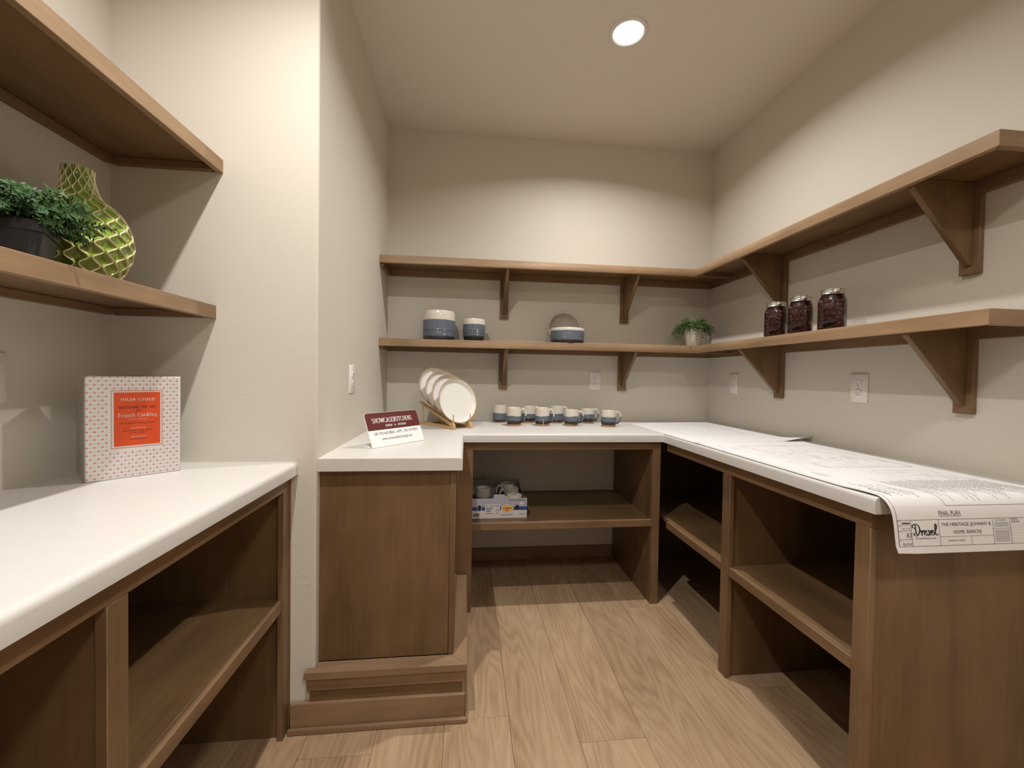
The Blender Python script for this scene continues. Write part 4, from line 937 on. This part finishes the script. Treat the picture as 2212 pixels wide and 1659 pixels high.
c1, c2, c3, c4 = .0466,.124,.278,.328
for c in (.0095,c1,c2,c3,c4): pk.line((c,B0),(c,B1),.0008,6)
for f in (.18,.40,.73): pk.line((.0095,B0+f*BHt),(c1,B0+f*BHt),.0007)
pk.rect(.022,B0+.09*BHt,.044,B0+.14*BHt); T2(pk,'1/4" = 1\'-0"',.022,B0+.28*BHt,.044,B0+.36*BHt); T2(pk,'A3',.0315,B0+.47*BHt,.0455,B0+.67*BHt); T2(pk,'R26-276-W',.020,B0+.86*BHt,.0455,B0+.96*BHt)
for f in (.02,.20,.42,.75): pg.rect(.011,B0+f*BHt+.001,.020,B0+f*BHt+.0022)
T2(pk,'DrexelTeam.com',.057,B0+.66*BHt,.113,B0+.735*BHt)
T2(pk,'THE HERITAGE (JOHNNY B',.131,B0+.13*BHt,.272,B0+.30*BHt); T2(pk,'HOME. RANCH)',.164,B0+.42*BHt,.243,B0+.60*BHt)
pk.line((c2,B0+.66*BHt),(c3,B0+.66*BHt),.0007); pk.line((.213,B0+.66*BHt),(.213,B1),.0007); T2(pk,'JOHNNY B HOME',.146,B0+.79*BHt,.193,B0+.87*BHt)
pk.line((c3,B0+.40*BHt),(c4,B0+.40*BHt),.0007); pg.rect(.286,B0+.05*BHt,.320,B0+.10*BHt)
for f in (.15,.19,.23,.27,.31): pg.rect(.283,B0+f*BHt,.324,B0+f*BHt+.0014)
for i in range(10): pg.rect(.282,B0+(.46+i*.047)*BHt,.324,B0+(.46+i*.047)*BHt+.0017)
for i in range(1,10): pg.line((c4,B0+i*.1*BHt),(SW2-.012,B0+i*.1*BHt),.0005)
for i, s in enumerate(('FINAL PLAN','REVISIONS')): T2(pk,s,.333,B0+(.02+i*.1)*BHt,.352+i*.004,B0+(.08+i*.1)*BHt)
for i in range(8): pg.line((.3295,B0+(.22+i*.1)*BHt),(.3315,B0+(.26+i*.1)*BHt),.0006)
# script wordmark, drawn with a broad brush
def brush(pn, strokes, x0,y0,x1,y1, wmin, wmax, ang=.9):
    V = []; F_ = []
    for st in strokes:
        q = spline([(a,b,0) for a,b in st], 7)
        for u, v in zip(q[:-1],q[1:]):
            d = v-u
            if d.length < 1e-6: continue
            k = abs(math.sin(math.atan2(d.y,d.x)-ang+1.2)); w = wmin+(wmax-wmin)*k; nn = Vector((-d.y,d.x,0)).normalized()*w/2; e = d.normalized()*w*.3
            n = len(V); V += [((u-nn-e).x,(u-nn-e).y),((v-nn+e).x,(v-nn+e).y),((v+nn+e).x,(v+nn+e).y),((u+nn-e).x,(u+nn-e).y)]; F_.append((n,n+1,n+2,n+3))
    pn.fit(V, F_, x0,y0,x1,y1)
drex = [[(.16,.70),(.05,.72),(.0,.84),(.06,.95),(.14,1.0),(.30,.98),(.42,.80),(.45,.55),(.38,.28),(.24,.12),(.10,.16),(.08,.30),(.17,.30)],[(.20,.96),(.19,.75),(.20,.50),(.24,.22)],
        [(.48,.42),(.55,.50),(.57,.30),(.56,.14),(.58,.34),(.66,.50),(.71,.46)],[(.72,.30),(.82,.36),(.84,.48),(.77,.50),(.72,.36),(.75,.18),(.86,.16),(.92,.26)],
        [(.94,.48),(1.0,.50),(1.06,.20),(1.14,.14)],[(1.16,.50),(1.08,.36),(.98,.14),(.92,.12)],[(1.16,.30),(1.26,.36),(1.28,.48),(1.21,.50),(1.16,.36),(1.19,.18),(1.30,.16),(1.36,.30)],
        [(1.36,.30),(1.50,.70),(1.50,.92),(1.44,.96),(1.41,.70),(1.42,.30),(1.48,.14),(1.58,.20)]]
brush(pk, drex, .0475, B0+.62*BHt, .1215, B0+.14*BHt, .024,.078)
pk.build('black_print', M['ink'], t, m2(.0009)); tag(pg.build('grey_print', M['inkg'], t, m2(.0008)), kind='stuff'); tag(pl.build('pale_drawing', M['inkl'], t, m2(.0007)), kind='stuff')
# far sheet
LEN1 = .90
def map1(a, b, off=0):
    t_ = b/LEN1; f = a/.60
    y0 = -.030-.115*(1-f); y1 = -.935+.046*f
    k = max(0,(f-.66)/.34)*max(0,(t_-.80)/.20)
    return Vector((-.618+a-.012*t_*f+.020*k, y0+(y1-y0)*t_+.012*k, .9146+off+.020*k*k+.010*k))
t = thing('building_plan', 'far paper floor plan sheet in the counter corner with one curled corner', 'plan sheet', (-.3,-.5,H1)); tb1 = Vector(t.location)
obj('sheet', sheet_mesh(lambda a,b,o: map1(a,b,o)-tb1, .60, LEN1, 16, 40), M['paper'], t, smooth=60)
pk = Print(); pl = Print(); rnd = random.Random(31)
pk.line((.012,.02),(.012,LEN1-.014),.0008,30); pk.line((.012,LEN1-.014),(.58,LEN1-.014),.0022,12)
for i in range(26):
    a = rnd.uniform(.03,.46); pk.line((a,LEN1-.030),(a+rnd.uniform(.006,.02),LEN1-.030),.003)
house(pl, pl, rnd, .12,.16,.46,.62, 24)
pk.build('black_print', M['inkg'], t, lambda a,b: tuple(map1(a,b,.0009)-tb1)); tag(pl.build('pale_drawing', M['inkl'], t, lambda a,b: tuple(map1(a,b,.0008)-tb1)), kind='stuff')
